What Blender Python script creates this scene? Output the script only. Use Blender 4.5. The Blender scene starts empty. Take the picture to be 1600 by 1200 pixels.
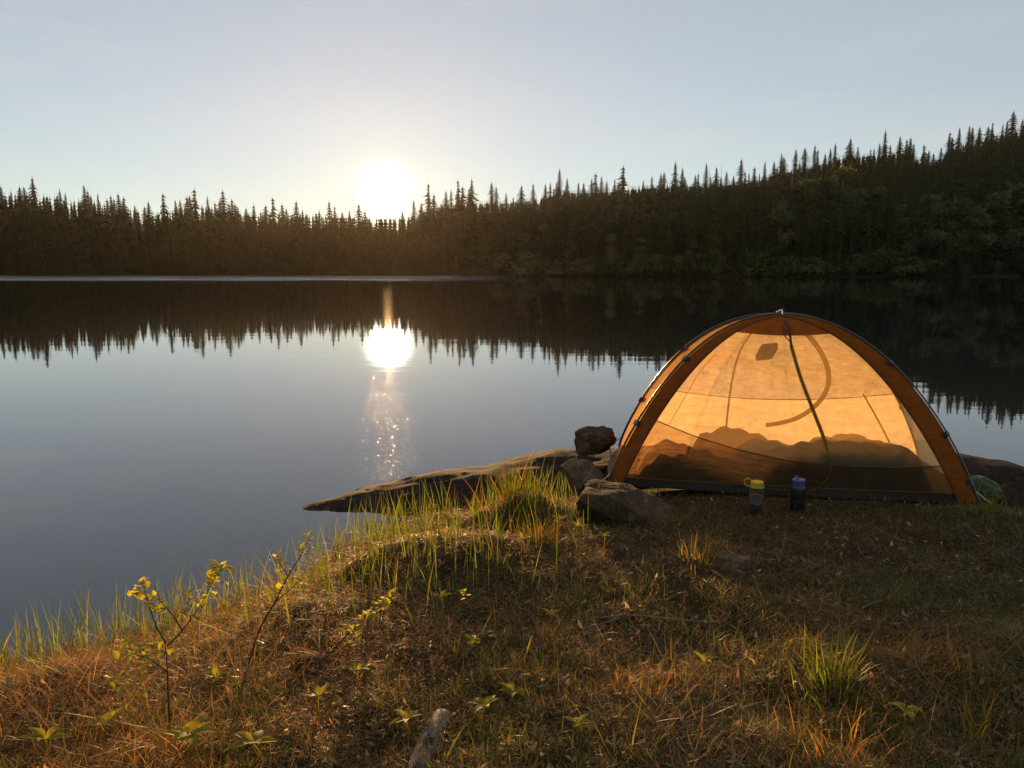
import bpy, bmesh, math, random
import numpy as np
from mathutils import Vector, Matrix, noise

random.seed(7)
rng = np.random.default_rng(11)
SC = bpy.context.scene
COL = SC.collection
R = math.radians

# ------------------------------------------------------------------ camera
FPX = 1248.0                 # focal length in pixels of the 1600 px photograph
PITCH = math.atan((600 - 421) / FPX)
CAMZ = 1.70                  # above the water
cam_d = bpy.data.cameras.new("camera")
cam = bpy.data.objects.new("camera", cam_d); COL.objects.link(cam)
cam_d.sensor_width = 36.0
cam_d.lens = 36.0 * FPX / 1600
cam_d.clip_start = 0.05; cam_d.clip_end = 6000
cam.location = (0, 0, CAMZ)
cam.rotation_euler = (math.pi / 2 - PITCH, 0, 0)
SC.camera = cam
FW = Vector((0, math.cos(PITCH), -math.sin(PITCH)))
UP = Vector((0, math.sin(PITCH), math.cos(PITCH)))
RT = Vector((1, 0, 0))

def ray(px, py):
    return (FW + RT * ((px - 800) / FPX) + UP * ((600 - py) / FPX))
def at_z(px, py, z):
    d = ray(px, py); t = (z - CAMZ) / d.z
    return Vector((d.x * t, d.y * t, z))
def at_y(px, py, y):
    d = ray(px, py); t = y / d.y
    return Vector((d.x * t, y, CAMZ + d.z * t))

# ------------------------------------------------------------------ light
SUN = ray(602, 299).normalized()
SUN_EL = math.asin(SUN.z)
SUN_AZ = math.atan2(SUN.x, SUN.y)        # from +Y, clockwise
SUN_COL = (1.0, 0.56, 0.22)
sun_d = bpy.data.lights.new("sun", 'SUN')
sun_d.energy = 5.0; sun_d.angle = R(0.5); sun_d.color = SUN_COL
sun = bpy.data.objects.new("sun", sun_d); COL.objects.link(sun)
sun.rotation_euler = SUN.to_track_quat('Z', 'Y').to_euler()
sun.location = (0, 0, 40)

world = bpy.data.worlds.new("World"); SC.world = world
world.use_nodes = True
wn = world.node_tree; wn.nodes.clear()
def N(tree, typ, **kw):
    n = tree.nodes.new(typ)
    for k, v in kw.items():
        if k in n.inputs: n.inputs[k].default_value = v
        else: setattr(n, k, v)
    return n
def L(tree, a, b): tree.links.new(a, b)
sky = N(wn, 'ShaderNodeTexSky', sky_type='NISHITA', sun_disc=False)
sky.sun_elevation = SUN_EL; sky.sun_rotation = SUN_AZ
sky.altitude = 200; sky.air_density = 0.8; sky.dust_density = 0.015; sky.ozone_density = 1.8
SKY_STRENGTH = 0.10
tc = N(wn, 'ShaderNodeTexCoord')
# glow added to the sky round the sun, in place of lens bloom
dot = N(wn, 'ShaderNodeVectorMath', operation='DOT_PRODUCT'); dot.inputs[1].default_value = SUN
nrm = N(wn, 'ShaderNodeVectorMath', operation='NORMALIZE')
L(wn, tc.outputs['Generated'], nrm.inputs[0]); L(wn, nrm.outputs[0], dot.inputs[0])
ac = N(wn, 'ShaderNodeMath', operation='ARCCOSINE'); L(wn, dot.outputs['Value'], ac.inputs[0])
def falloff(width_deg, power):
    a = N(wn, 'ShaderNodeMath', operation='DIVIDE'); L(wn, ac.outputs[0], a.inputs[0]); a.inputs[1].default_value = R(width_deg)
    b = N(wn, 'ShaderNodeMath', operation='POWER'); L(wn, a.outputs[0], b.inputs[0]); b.inputs[1].default_value = power
    c = N(wn, 'ShaderNodeMath', operation='MULTIPLY'); L(wn, b.outputs[0], c.inputs[0]); c.inputs[1].default_value = -1
    d = N(wn, 'ShaderNodeMath', operation='EXPONENT'); L(wn, c.outputs[0], d.inputs[0])
    return d.outputs[0]
def bg(color, strength_socket=None, mul=1.0):
    b = N(wn, 'ShaderNodeBackground'); b.inputs['Color'].default_value = (*color, 1)
    m = N(wn, 'ShaderNodeMath', operation='MULTIPLY'); L(wn, strength_socket, m.inputs[0]); m.inputs[1].default_value = mul
    L(wn, m.outputs[0], b.inputs['Strength']); return b.outputs[0]
skybg = N(wn, 'ShaderNodeBackground'); skybg.inputs['Strength'].default_value = SKY_STRENGTH
# faint veils of thin cloud
mp = N(wn, 'ShaderNodeMapping'); mp.inputs['Scale'].default_value = (1.0, 1.2, 9.0)
mp.inputs['Rotation'].default_value = (0.05, 0.12, 0)
L(wn, nrm.outputs[0], mp.inputs[0])
cn = N(wn, 'ShaderNodeTexNoise'); cn.inputs['Scale'].default_value = 2.2; cn.inputs['Detail'].default_value = 5; cn.inputs['Roughness'].default_value = 0.5
L(wn, mp.outputs[0], cn.inputs['Vector'])
cr = N(wn, 'ShaderNodeMapRange'); cr.inputs['From Min'].default_value = 0.5; cr.inputs['From Max'].default_value = 0.8
cr.inputs['To Min'].default_value = 0.46; cr.inputs['To Max'].default_value = 0.64
L(wn, cn.outputs['Fac'], cr.inputs['Value'])
cm = N(wn, 'ShaderNodeMixRGB', blend_type='MIX'); cm.inputs['Color2'].default_value = (4.8, 4.65, 4.3, 1)
L(wn, cr.outputs[0], cm.inputs['Fac']); L(wn, sky.outputs[0], cm.inputs['Color1'])
L(wn, cm.outputs[0], skybg.inputs['Color'])
def addsh(a, b):
    s = N(wn, 'ShaderNodeAddShader'); L(wn, a, s.inputs[0]); L(wn, b, s.inputs[1]); return s.outputs[0]
tot = addsh(skybg.outputs[0], bg((1, .93, .72), falloff(0.84, 2.0), 26.0))
tot = addsh(tot, bg((1.0, .80, .36), falloff(3.0, 1.0), 0.20))
wo = N(wn, 'ShaderNodeOutputWorld'); L(wn, tot, wo.inputs['Surface'])

SC.view_settings.view_transform = 'Standard'
SC.view_settings.look = 'None'
SC.view_settings.gamma = 1.0
SC.view_settings.exposure = 0.62
SC.render.engine = 'CYCLES'
cy = SC.cycles
cy.max_bounces = 10; cy.transparent_max_bounces = 24; cy.volume_bounces = 0
cy.diffuse_bounces = 3; cy.glossy_bounces = 3; cy.transmission_bounces = 6
cy.sample_clamp_indirect = 6.0
cy.caustics_reflective = False; cy.caustics_refractive = False
cy.use_denoising = True

# ------------------------------------------------------------------ helpers
def mesh_obj(name, verts, faces, mat=None, parent=None, smooth=False, colors=None):
    me = bpy.data.meshes.new(name)
    if isinstance(verts, np.ndarray) and isinstance(faces, np.ndarray):
        nv, nf, k = len(verts), len(faces), faces.shape[1]
        me.vertices.add(nv); me.vertices.foreach_set("co", verts.astype(np.float32).ravel())
        me.loops.add(nf * k); me.loops.foreach_set("vertex_index", faces.astype(np.int32).ravel())
        me.polygons.add(nf); me.polygons.foreach_set("loop_start", np.arange(0, nf * k, k, dtype=np.int32))
        me.update(calc_edges=True)
    else:
        me.from_pydata([tuple(v) for v in verts], [], [tuple(f) for f in faces]); me.update()
    if colors is not None:
        at = me.color_attributes.new("col", 'FLOAT_COLOR', 'POINT')
        c4 = np.ones((len(me.vertices), 4), np.float32); c4[:, :3] = colors
        at.data.foreach_set("color", c4.ravel())
    if smooth: me.polygons.foreach_set("use_smooth", np.ones(len(me.polygons), bool))
    if mat: me.materials.append(mat)
    o = bpy.data.objects.new(name, me); COL.objects.link(o)
    if parent is not None: o.parent = parent
    return o

def bm_obj(name, bm, mat=None, parent=None, smooth=True):
    me = bpy.data.meshes.new(name); bm.to_mesh(me); bm.free()
    if smooth: me.polygons.foreach_set("use_smooth", np.ones(len(me.polygons), bool))
    if mat: me.materials.append(mat)
    o = bpy.data.objects.new(name, me); COL.objects.link(o)
    if parent is not None: o.parent = parent
    return o

def tag(o, label=None, cat=None, group=None, kind=None):
    if label: o['label'] = label
    if cat: o['category'] = cat
    if group: o['group'] = group
    if kind: o['kind'] = kind
    return o

def empty(name, loc=(0, 0, 0), rz=0.0):
    o = bpy.data.objects.new(name, None); COL.objects.link(o)
    o.empty_display_size = 0.1
    o.location = loc; o.rotation_euler = (0, 0, rz); return o

def tube(pts, radii, n=6, cap=True):
    """verts, faces of a tube along points"""
    pts = [Vector(p) for p in pts]
    if not hasattr(radii, '__len__'): radii = [radii] * len(pts)
    V, F = [], []
    prev = None
    for i, p in enumerate(pts):
        t = (pts[min(i + 1, len(pts) - 1)] - pts[max(i - 1, 0)]).normalized()
        if prev is None:
            a = t.orthogonal().normalized()
        else:
            a = (prev - t * prev.dot(t))
            a = a.normalized() if a.length > 1e-6 else t.orthogonal().normalized()
        prev = a; b = t.cross(a)
        for k in range(n):
            th = 2 * math.pi * k / n
            V.append(p + (a * math.cos(th) + b * math.sin(th)) * radii[i])
    for i in range(len(pts) - 1):
        for k in range(n):
            k2 = (k + 1) % n
            F.append((i * n + k, i * n + k2, (i + 1) * n + k2, (i + 1) * n + k))
    if cap:
        F.append(tuple(range(n))[::-1]); F.append(tuple((len(pts) - 1) * n + k for k in range(n)))
    return V, F

def join_geo(parts):
    V, F = [], []
    for v, f in parts:
        o = len(V); V += list(v); F += [tuple(i + o for i in ff) for ff in f]
    return V, F

def lathe(profile, n=24, center=(0, 0)):
    V, F = [], []
    for r, z in profile:
        for k in range(n):
            a = 2 * math.pi * k / n
            V.append((center[0] + r * math.cos(a), center[1] + r * math.sin(a), z))
    for i in range(len(profile) - 1):
        for k in range(n):
            k2 = (k + 1) % n
            F.append((i * n + k, i * n + k2, (i + 1) * n + k2, (i + 1) * n + k))
    F.append(tuple(range(n))[::-1]); F.append(tuple((len(profile) - 1) * n + k for k in range(n)))
    return V, F

def box_geo(c, ax, ay, az):
    c, ax, ay, az = map(Vector, (c, ax, ay, az))
    V = [c + sx * ax + sy * ay + sz * az for sx in (-1, 1) for sy in (-1, 1) for sz in (-1, 1)]
    F = [(0, 1, 3, 2), (4, 6, 7, 5), (0, 4, 5, 1), (2, 3, 7, 6), (0, 2, 6, 4), (1, 5, 7, 3)]
    return V, F

def catmull(pts, n=8):
    pts = [Vector(p) for p in pts]; out = []
    P = [pts[0] * 2 - pts[1]] + pts + [pts[-1] * 2 - pts[-2]]
    for i in range(1, len(P) - 2):
        for k in range(n):
            t = k / n
            out.append(0.5 * ((2 * P[i]) + (P[i + 1] - P[i - 1]) * t + (2 * P[i - 1] - 5 * P[i] + 4 * P[i + 1] - P[i + 2]) * t * t
                              + (3 * P[i] - P[i - 1] - 3 * P[i + 1] + P[i + 2]) * t ** 3))
    out.append(pts[-1]); return out

def fbm(x, y, z=0.0, s=1.0, octv=4):
    return noise.fractal(Vector((x * s, y * s, z * s)), 1.0, 2.0, octv)

# ------------------------------------------------------------------ materials
def new_mat(name):
    m = bpy.data.materials.new(name); m.use_nodes = True
    t = m.node_tree; t.nodes.clear()
    out = N(t, 'ShaderNodeOutputMaterial'); return m, t, out
def pri(t, color=None, rough=0.7, spec=0.3, **kw):
    p = N(t, 'ShaderNodeBsdfPrincipled')
    if color is not None: p.inputs['Base Color'].default_value = (*color, 1)
    p.inputs['Roughness'].default_value = rough
    p.inputs['Specular IOR Level'].default_value = spec
    for k, v in kw.items(): p.inputs[k].default_value = v
    return p
def ramp(t, fac, stops):
    r = N(t, 'ShaderNodeValToRGB')
    el = r.color_ramp.elements
    while len(el) < len(stops): el.new(0.5)
    for e, (p, c) in zip(el, stops): e.position = p; e.color = (*c, 1)
    L(t, fac, r.inputs['Fac']); return r.outputs['Color']
def ntex(t, scale, detail=4, rough=0.55, coord='Object', stretch=None, dist=0.0):
    c = N(t, 'ShaderNodeTexCoord'); v = c.outputs[coord]
    if stretch:
        m = N(t, 'ShaderNodeMapping'); m.inputs['Scale'].default_value = stretch; L(t, v, m.inputs[0]); v = m.outputs[0]
    n = N(t, 'ShaderNodeTexNoise'); n.inputs['Scale'].default_value = scale; n.inputs['Detail'].default_value = detail
    n.inputs['Roughness'].default_value = rough; n.inputs['Distortion'].default_value = dist
    L(t, v, n.inputs['Vector']); return n.outputs['Fac']
def bump(t, h, strength, dist, p):
    b = N(t, 'ShaderNodeBump'); b.inputs['Strength'].default_value = strength; b.inputs['Distance'].default_value = dist
    L(t, h, b.inputs['Height']); L(t, b.outputs[0], p.inputs['Normal']); return b

def simple(name, color, rough=0.6, spec=0.3, var=0.25, scale=30, bmp=0.0, metallic=0.0):
    m, t, o = new_mat(name)
    p = pri(t, None, rough, spec); p.inputs['Metallic'].default_value = metallic
    n = ntex(t, scale)
    c0 = tuple(c * (1 - var) for c in color); c1 = tuple(min(1, c * (1 + var)) for c in color)
    L(t, ramp(t, n, [(0.3, c0), (0.7, c1)]), p.inputs['Base Color'])
    if bmp: bump(t, n, 0.6, bmp, p)
    L(t, p.outputs[0], o.inputs['Surface']); return m

def leafy(name, color=None, trans=0.5, rough=0.5, spec=0.25, use_attr=False, tcol=(1, 1, 1), var=0.3, scale=6.0):
    """a thin leaf or blade: part diffuse, part letting light through"""
    m, t, o = new_mat(name)
    p = pri(t, None, rough, spec)
    if use_attr:
        a = N(t, 'ShaderNodeVertexColor'); a.layer_name = "col"; cs = a.outputs['Color']
    else:
        n = ntex(t, scale)
        cs = ramp(t, n, [(0.3, tuple(c * (1 - var) for c in color)), (0.7, tuple(c * (1 + var) for c in color))])
    L(t, cs, p.inputs['Base Color'])
    tr = N(t, 'ShaderNodeBsdfTranslucent')
    mul = N(t, 'ShaderNodeMixRGB', blend_type='MULTIPLY'); mul.inputs['Fac'].default_value = 1
    mul.inputs['Color2'].default_value = (*tcol, 1); L(t, cs, mul.inputs['Color1']); L(t, mul.outputs[0], tr.inputs['Color'])
    mx = N(t, 'ShaderNodeMixShader'); mx.inputs['Fac'].default_value = trans
    L(t, p.outputs[0], mx.inputs[1]); L(t, tr.outputs[0], mx.inputs[2])
    L(t, mx.outputs[0], o.inputs['Surface']); return m

def fabric(name, diff, trans, transparent=0.0, translucent=0.7, weave=900.0, var=0.12, tint=(1, 1, 1), wr=0.0, grain=0.0):
    """cloth: reflects a little, lets light through, and (net) leaves open holes"""
    m, t, o = new_mat(name)
    n = ntex(t, 14, 5)
    d = N(t, 'ShaderNodeBsdfDiffuse'); L(t, ramp(t, n, [(0.3, tuple(c * (1 - var) for c in diff)), (0.7, tuple(min(1, c * (1 + var)) for c in diff))]), d.inputs['Color'])
    tr = N(t, 'ShaderNodeBsdfTranslucent'); tcs = ramp(t, n, [(0.3, tuple(c * (1 - var) for c in trans)), (0.7, tuple(min(1, c * (1 + var)) for c in trans))])
    if grain:      # fine mottled grain, flattened into level streaks
        g = ntex(t, 24, 6, 0.75, stretch=(.8, .8, 3.0), dist=0.4)
        gm = N(t, 'ShaderNodeMixRGB', blend_type='MULTIPLY'); gm.inputs['Fac'].default_value = grain
        L(t, tcs, gm.inputs['Color1']); L(t, ramp(t, g, [(0.38, (.3, .3, .32)), (0.62, (1, 1, 1))]), gm.inputs['Color2']); tcs = gm.outputs[0]
    L(t, tcs, tr.inputs['Color'])
    if wr:
        w = ntex(t, 7.0, 4, 0.6, stretch=(0.7, 0.7, 3.2), dist=0.6)
        b = N(t, 'ShaderNodeBump'); b.inputs['Strength'].default_value = 1.0; b.inputs['Distance'].default_value = wr
        L(t, w, b.inputs['Height']); L(t, b.outputs[0], d.inputs['Normal']); L(t, b.outputs[0], tr.inputs['Normal'])
    mx = N(t, 'ShaderNodeMixShader'); mx.inputs['Fac'].default_value = translucent
    L(t, d.outputs[0], mx.inputs[1]); L(t, tr.outputs[0], mx.inputs[2])
    res = mx.outputs[0]
    if transparent > 0:
        tp = N(t, 'ShaderNodeBsdfTransparent'); tp.inputs['Color'].default_value = (*tint, 1)
        m2 = N(t, 'ShaderNodeMixShader'); m2.inputs['Fac'].default_value = transparent
        L(t, res, m2.inputs[1]); L(t, tp.outputs[0], m2.inputs[2]); res = m2.outputs[0]
    L(t, res, o.inputs['Surface']); return m

# water ---------------------------------------------------------------
def water_mat():
    m, t, o = new_mat("lake water")
    p = pri(t, (0.008, 0.011, 0.014), 0.015, 0.5); p.inputs['IOR'].default_value = 1.6
    geo = N(t, 'ShaderNodeNewGeometry')
    sep = N(t, 'ShaderNodeSeparateXYZ'); L(t, geo.outputs['Position'], sep.inputs[0])
    n1 = ntex(t, 1.0, 3, 0.5, stretch=(0.5, 1.6, 1))
    n2 = ntex(t, 5.0, 2, 0.5, stretch=(0.45, 1.3, 1))
    a = N(t, 'ShaderNodeMath', operation='MULTIPLY_ADD'); L(t, n2, a.inputs[0]); a.inputs[1].default_value = 0.16; L(t, n1, a.inputs[2])
    # breeze patches
    n3 = ntex(t, 0.05, 2, 0.5, stretch=(0.5, 1.8, 1))
    pm = N(t, 'ShaderNodeMapRange'); pm.inputs['From Min'].default_value = 0.35; pm.inputs['From Max'].default_value = 0.7
    pm.inputs['To Min'].default_value = 0.7; pm.inputs['To Max'].default_value = 1.5; L(t, n3, pm.inputs['Value'])
    b = N(t, 'ShaderNodeBump'); b.inputs['Distance'].default_value = 0.0014
    L(t, pm.outputs[0], b.inputs['Strength']); L(t, a.outputs[0], b.inputs['Height'])
    L(t, b.outputs[0], p.inputs['Normal'])
    # wind-ruffled lane along the far shore, from the left up to mid lake
    far = N(t, 'ShaderNodeMapRange'); far.interpolation_type = 'SMOOTHSTEP'
    far.inputs['From Min'].default_value = 105; far.inputs['From Max'].default_value = 140; L(t, sep.outputs['Y'], far.inputs['Value'])
    lat = N(t, 'ShaderNodeMapRange'); lat.interpolation_type = 'SMOOTHSTEP'
    lat.inputs['From Min'].default_value = 14; lat.inputs['From Max'].default_value = -24; L(t, sep.outputs['X'], lat.inputs['Value'])
    nz = ntex(t, 0.12, 4, 0.6, stretch=(0.25, 1.0, 1))
    nm = N(t, 'ShaderNodeMapRange'); nm.inputs['From Min'].default_value = 0.3; nm.inputs['From Max'].default_value = 0.55; L(t, nz, nm.inputs['Value'])
    f1 = N(t, 'ShaderNodeMath', operation='MULTIPLY'); L(t, far.outputs[0], f1.inputs[0]); L(t, lat.outputs[0], f1.inputs[1])
    f2 = N(t, 'ShaderNodeMath', operation='MULTIPLY'); L(t, f1.outputs[0], f2.inputs[0]); L(t, nm.outputs[0], f2.inputs[1])
    rr = N(t, 'ShaderNodeMapRange'); rr.inputs['To Min'].default_value = 0.012; rr.inputs['To Max'].default_value = 0.34; L(t, f2.outputs[0], rr.inputs['Value'])
    L(t, rr.outputs[0], p.inputs['Roughness'])
    L(t, p.outputs[0], o.inputs['Surface']); return m
M_WATER = water_mat()

def soil_mat():
    m, t, o = new_mat("litter soil")
    p = pri(t, None, 0.95, 0.1)
    n = ntex(t, 9, 8, 0.65); n2 = ntex(t, 60, 6, 0.7)
    c = ramp(t, n, [(0.3, (0.022, 0.015, 0.008)), (0.5, (0.06, 0.04, 0.02)), (0.62, (0.05, 0.055, 0.02)), (0.75, (0.11, 0.07, 0.033))])
    c2 = ramp(t, n2, [(0.35, (0.3, 0.3, 0.3)), (0.65, (1.5, 1.4, 1.3))])
    mul = N(t, 'ShaderNodeMixRGB', blend_type='MULTIPLY'); mul.inputs['Fac'].default_value = 1
    L(t, c, mul.inputs['Color1']); L(t, c2, mul.inputs['Color2']); L(t, mul.outputs[0], p.inputs['Base Color'])
    bump(t, n2, 0.9, 0.02, p)
    L(t, p.outputs[0], o.inputs['Surface']); return m
M_SOIL = soil_mat()

def stone_mat(name, a, b, scale=5.0, bm=0.02, lichen=0.0):
    m, t, o = new_mat(name)
    p = pri(t, None, 0.9, 0.08)
    n = ntex(t, scale, 9, 0.62); n2 = ntex(t, scale * 9, 5, 0.6)
    c = ramp(t, n, [(0.32, a), (0.7, b)])
    s = ramp(t, n2, [(0.35, (0.55, 0.55, 0.55)), (0.6, (1.15, 1.1, 1.05))])
    mul = N(t, 'ShaderNodeMixRGB', blend_type='MULTIPLY'); mul.inputs['Fac'].default_value = 1
    L(t, c, mul.inputs['Color1']); L(t, s, mul.inputs['Color2']); col = mul.outputs[0]
    if lichen:
        n3 = ntex(t, scale * 2.3, 4, 0.5)
        l = N(t, 'ShaderNodeMixRGB'); l.inputs['Color2'].default_value = (0.16, 0.16, 0.12, 1)
        mr = N(t, 'ShaderNodeMapRange'); mr.inputs['From Min'].default_value = 0.58; mr.inputs['From Max'].default_value = 0.66; mr.inputs['To Max'].default_value = lichen
        L(t, n3, mr.inputs['Value']); L(t, mr.outputs[0], l.inputs['Fac']); L(t, col, l.inputs['Color1']); col = l.outputs[0]
    L(t, col, p.inputs['Base Color'])
    ad = N(t, 'ShaderNodeMath', operation='MULTIPLY_ADD'); L(t, n2, ad.inputs[0]); ad.inputs[1].default_value = 0.35; L(t, n, ad.inputs[2])
    bump(t, ad.outputs[0], 0.9, bm, p)
    L(t, p.outputs[0], o.inputs['Surface']); return m
M_SLAB = stone_mat("bedrock", (0.014, 0.010, 0.0075), (0.042, 0.031, 0.023), 3.5, 0.015, 0.2)
M_STONE = stone_mat("dark boulder", (0.04, 0.027, 0.018), (0.10, 0.07, 0.048), 7, 0.02, 0.4)
M_PALE = stone_mat("paler stone", (0.08, 0.055, 0.038), (0.18, 0.13, 0.09), 8, 0.015, 0.2)

M_GRASS = leafy("blades", use_attr=True, trans=0.56, rough=0.45, spec=0.3, tcol=(1.65, 1.5, 0.75))
M_STRAW = leafy("straw", use_attr=True, trans=0.42, rough=0.5, spec=0.25, tcol=(1.9, 1.5, 0.8))
M_LEAF = leafy("young leaf", (0.27, 0.26, 0.04), trans=0.68, rough=0.55, spec=0.25, tcol=(2.2, 2.0, 0.8), scale=40)
M_TWIG = simple("twig bark", (0.05, 0.03, 0.02), 0.8, 0.2, 0.4, 60)
M_DEADWOOD = simple("grey dead wood", (0.17, 0.13, 0.095), 0.75, 0.2, 0.35, 50, 0.004)
M_SPRUCE = leafy("spruce needles", (0.018, 0.032, 0.012), trans=0.25, rough=0.7, spec=0.1, tcol=(1.3, 1.2, 0.6), scale=0.6, var=0.45)
M_PINE = leafy("pine needles", (0.022, 0.034, 0.014), trans=0.25, rough=0.7, spec=0.1, tcol=(1.3, 1.2, 0.6), scale=0.6, var=0.45)
M_BIRCH = leafy("birch leaves", (0.08, 0.108, 0.052), trans=0.45, rough=0.6, spec=0.15, tcol=(1.3, 1.3, 0.6), scale=0.5, var=0.5)
M_BARK = simple("spruce bark", (0.05, 0.035, 0.026), 0.9, 0.1, 0.4, 3)
def birchbark():
    m, t, o = new_mat("birch bark")
    p = pri(t, None, 0.75, 0.2)
    n = ntex(t, 1.0, 5, 0.65, stretch=(9, 9, 34))
    L(t, ramp(t, n, [(0.40, (0.02, 0.016, 0.013)), (0.50, (0.15, 0.12, 0.10)), (0.75, (0.34, 0.29, 0.24))]), p.inputs['Base Color'])
    bump(t, n, 0.5, 0.004, p)
    L(t, p.outputs[0], o.inputs['Surface']); return m
M_BIRCHBARK = birchbark()
M_STALK = simple('dry stalk', (0.10, 0.065, 0.03), 0.8, 0.1, 0.3, 40)
M_FLOOR = simple("forest floor", (0.025, 0.024, 0.012), 0.95, 0.05, 0.5, 0.3)

# ------------------------------------------------------------------ terrain near
TENT_G = 0.34
shore_px = [(-260, 1085), (-120, 1060), (0, 1040), (80, 1018), (150, 1000), (250, 975), (330, 950), (390, 925), (440, 900), (490, 872),
            (530, 845), (580, 822), (640, 806), (720, 796), (800, 782)]
shore = [at_z(px, py, 0.0) for px, py in shore_px]
shore_xy = [(-30.0, -14.0), (-9.0, 0.9), (-5.0, 2.2)] + [(p.x, p.y) for p in shore] + [(0.55, 6.15), (1.6, 6.35), (2.9, 6.15), (3.35, 5.75), (4.1, 5.2),
            (6.0, 5.6), (9.0, 7.0), (16, 10), (34, 14), (34, -30), (-30, -30)]
SH = np.array(shore_xy)

def poly_sd(P):
    """signed distance (positive inside) of points P (N,2) to the land outline"""
    P = np.atleast_2d(P); n = len(SH)
    d2 = np.full(len(P), 1e18); inside = np.zeros(len(P), bool)
    for i in range(n):
        a, b = SH[i], SH[(i + 1) % n]
        ab = b - a; t = np.clip(((P - a) @ ab) / (ab @ ab), 0, 1)
        q = P - (a + t[:, None] * ab); d2 = np.minimum(d2, (q * q).sum(1))
        c = ((a[1] > P[:, 1]) != (b[1] > P[:, 1]))
        with np.errstate(divide='ignore', invalid='ignore'):
            xx = (b[0] - a[0]) * (P[:, 1] - a[1]) / (b[1] - a[1] + 1e-12) + a[0]
        inside ^= c & (P[:, 0] < xx)
    d = np.sqrt(d2); return np.where(inside, d, -d)

class VN:
    """vectorised smooth value noise"""
    def __init__(s, seed): s.t = np.random.default_rng(seed).random((256, 256))
    def __call__(s, x, y):
        xi = np.floor(x).astype(int); yi = np.floor(y).astype(int); fx = x - xi; fy = y - yi
        fx = fx * fx * (3 - 2 * fx); fy = fy * fy * (3 - 2 * fy)
        g = lambda a, b: s.t[a & 255, b & 255]
        return (g(xi, yi) * (1 - fx) + g(xi + 1, yi) * fx) * (1 - fy) + (g(xi, yi + 1) * (1 - fx) + g(xi + 1, yi + 1) * fx) * fy
vn = [VN(i) for i in range(6)]
def vfbm(x, y, s=1.0, o=4, k=0):
    r = 0; a = 0.5; f = s
    for i in range(o):
        r = r + a * (vn[(i + k) % 6](x * f + 17.3 * i, y * f - 9.1 * i) - 0.5); a *= 0.5; f *= 2.03
    return r

# tussocks: pixel, height, radius
bumps_px = [((640, 870), 0.11, 0.30), ((720, 905), 0.15, 0.33), ((820, 800), 0.12, 0.22), ((560, 890), 0.07, 0.22),
            ((80, 1070), 0.07, 0.30), ((330, 1000), 0.06, 0.28), ((470, 950), 0.08, 0.30), ((1120, 890), 0.05, 0.22),
            ((1560, 840), 0.10, 0.40), ((1300, 1080), 0.06, 0.25), ((1540, 1080), 0.07, 0.3), ((870, 775), 0.07, 0.22)]
BUMPS = []
for (px, py), h, r in bumps_px:
    p = at_z(px, py, 0.28); BUMPS.append((p.x, p.y, h, r))
TC_XY = None
def ground_z(P):
    P = np.atleast_2d(np.asarray(P, float))
    sd = poly_sd(P); x, y = P[:, 0], P[:, 1]
    sdn = sd + 0.18 * vfbm(x, y, 2.2, 3, 1)
    t = np.clip((sdn + 0.10) / 1.9, 0, 1); up = 1 - (1 - t) ** 1.5
    z = -0.06 + up * (TENT_G + 0.06)
    under = np.clip(-(sdn + 0.12), 0, 3); z = z - np.minimum(under * 0.7, 0.9)
    damp = np.clip((sd + 0.05) / 0.6, 0, 1)
    rough = vfbm(x, y, 2.6, 4, 0) * 0.13 + vfbm(x, y, 11, 3, 2) * 0.05
    # flat pitch under the tent
    if TC_XY is not None:
        q = (P - np.array(TC_XY[0])) ; u = q @ np.array(TC_XY[1]); v = q @ np.array(TC_XY[2])
        e = np.maximum(np.abs(u) - 1.05, np.abs(v) - 0.68); flat = np.clip(e / 0.45, 0, 1); flat = flat * flat * (3 - 2 * flat)
    else: flat = 1.0
    z = z + damp * rough * flat
    for bx, by, h, r in BUMPS:
        z = z + damp * h * np.exp(-(((x - bx) ** 2 + (y - by) ** 2) / (r * r))) * flat
    return z
def gz(x, y): return float(ground_z([(x, y)])[0])

# tent footprint --------------------------------------------------------
TA = at_z(953, 757, TENT_G); TB = at_z(1524, 786, TENT_G)
_ab = (TB - TA); TL = _ab.length; TU = _ab.normalized(); TV = Vector((-TU.y, TU.x, 0))
TW = 1.12
TD = TA + TV * TW; TCc = TB + TV * TW
TCEN = (TA + TB + TCc + TD) / 4
TC_XY = ((TCEN.x, TCEN.y), (TU.x, TU.y), (TV.x, TV.y))

def on_ground(px, py):
    """point of the ground under a pixel of the photograph"""
    d = ray(px, py); lo = None
    t = np.linspace(1.2, 9, 500)
    P = np.stack([d.x * t, d.y * t], 1); zz = CAMZ + d.z * t
    g = ground_z(P); k = np.argmax(zz < g)
    if not (zz < g).any(): k = len(t) - 1
    return Vector((P[k, 0], P[k, 1], g[k]))

# ground sheet: fine near the camera, coarser outward
def ground_sheet():
    xs = np.concatenate([np.linspace(-30, -6, 14)[:-1], np.linspace(-6, -3.4, 14)[:-1], np.arange(-3.4, 4.6, 0.035), np.linspace(4.6, 8, 20)[1:], np.linspace(8, 34, 14)[1:]])
    ys = np.concatenate([np.linspace(-28, -4, 12)[:-1], np.linspace(-4, 1.2, 20)[:-1], np.arange(1.2, 7.2, 0.035), np.linspace(7.2, 16, 26)[1:]])
    X, Y = np.meshgrid(xs, ys); P = np.stack([X.ravel(), Y.ravel()], 1)
    z = np.maximum(ground_z(P), -1.2)
    V = np.column_stack([P, z]); nx, ny = len(xs), len(ys)
    i = np.arange(nx * ny).reshape(ny, nx)
    F = np.stack([i[:-1, :-1].ravel(), i[:-1, 1:].ravel(), i[1:, 1:].ravel(), i[1:, :-1].ravel()], 1)
    o = mesh_obj("ground", V, F, M_SOIL, smooth=True)
    return tag(o, kind='structure')
ground_sheet()

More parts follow.
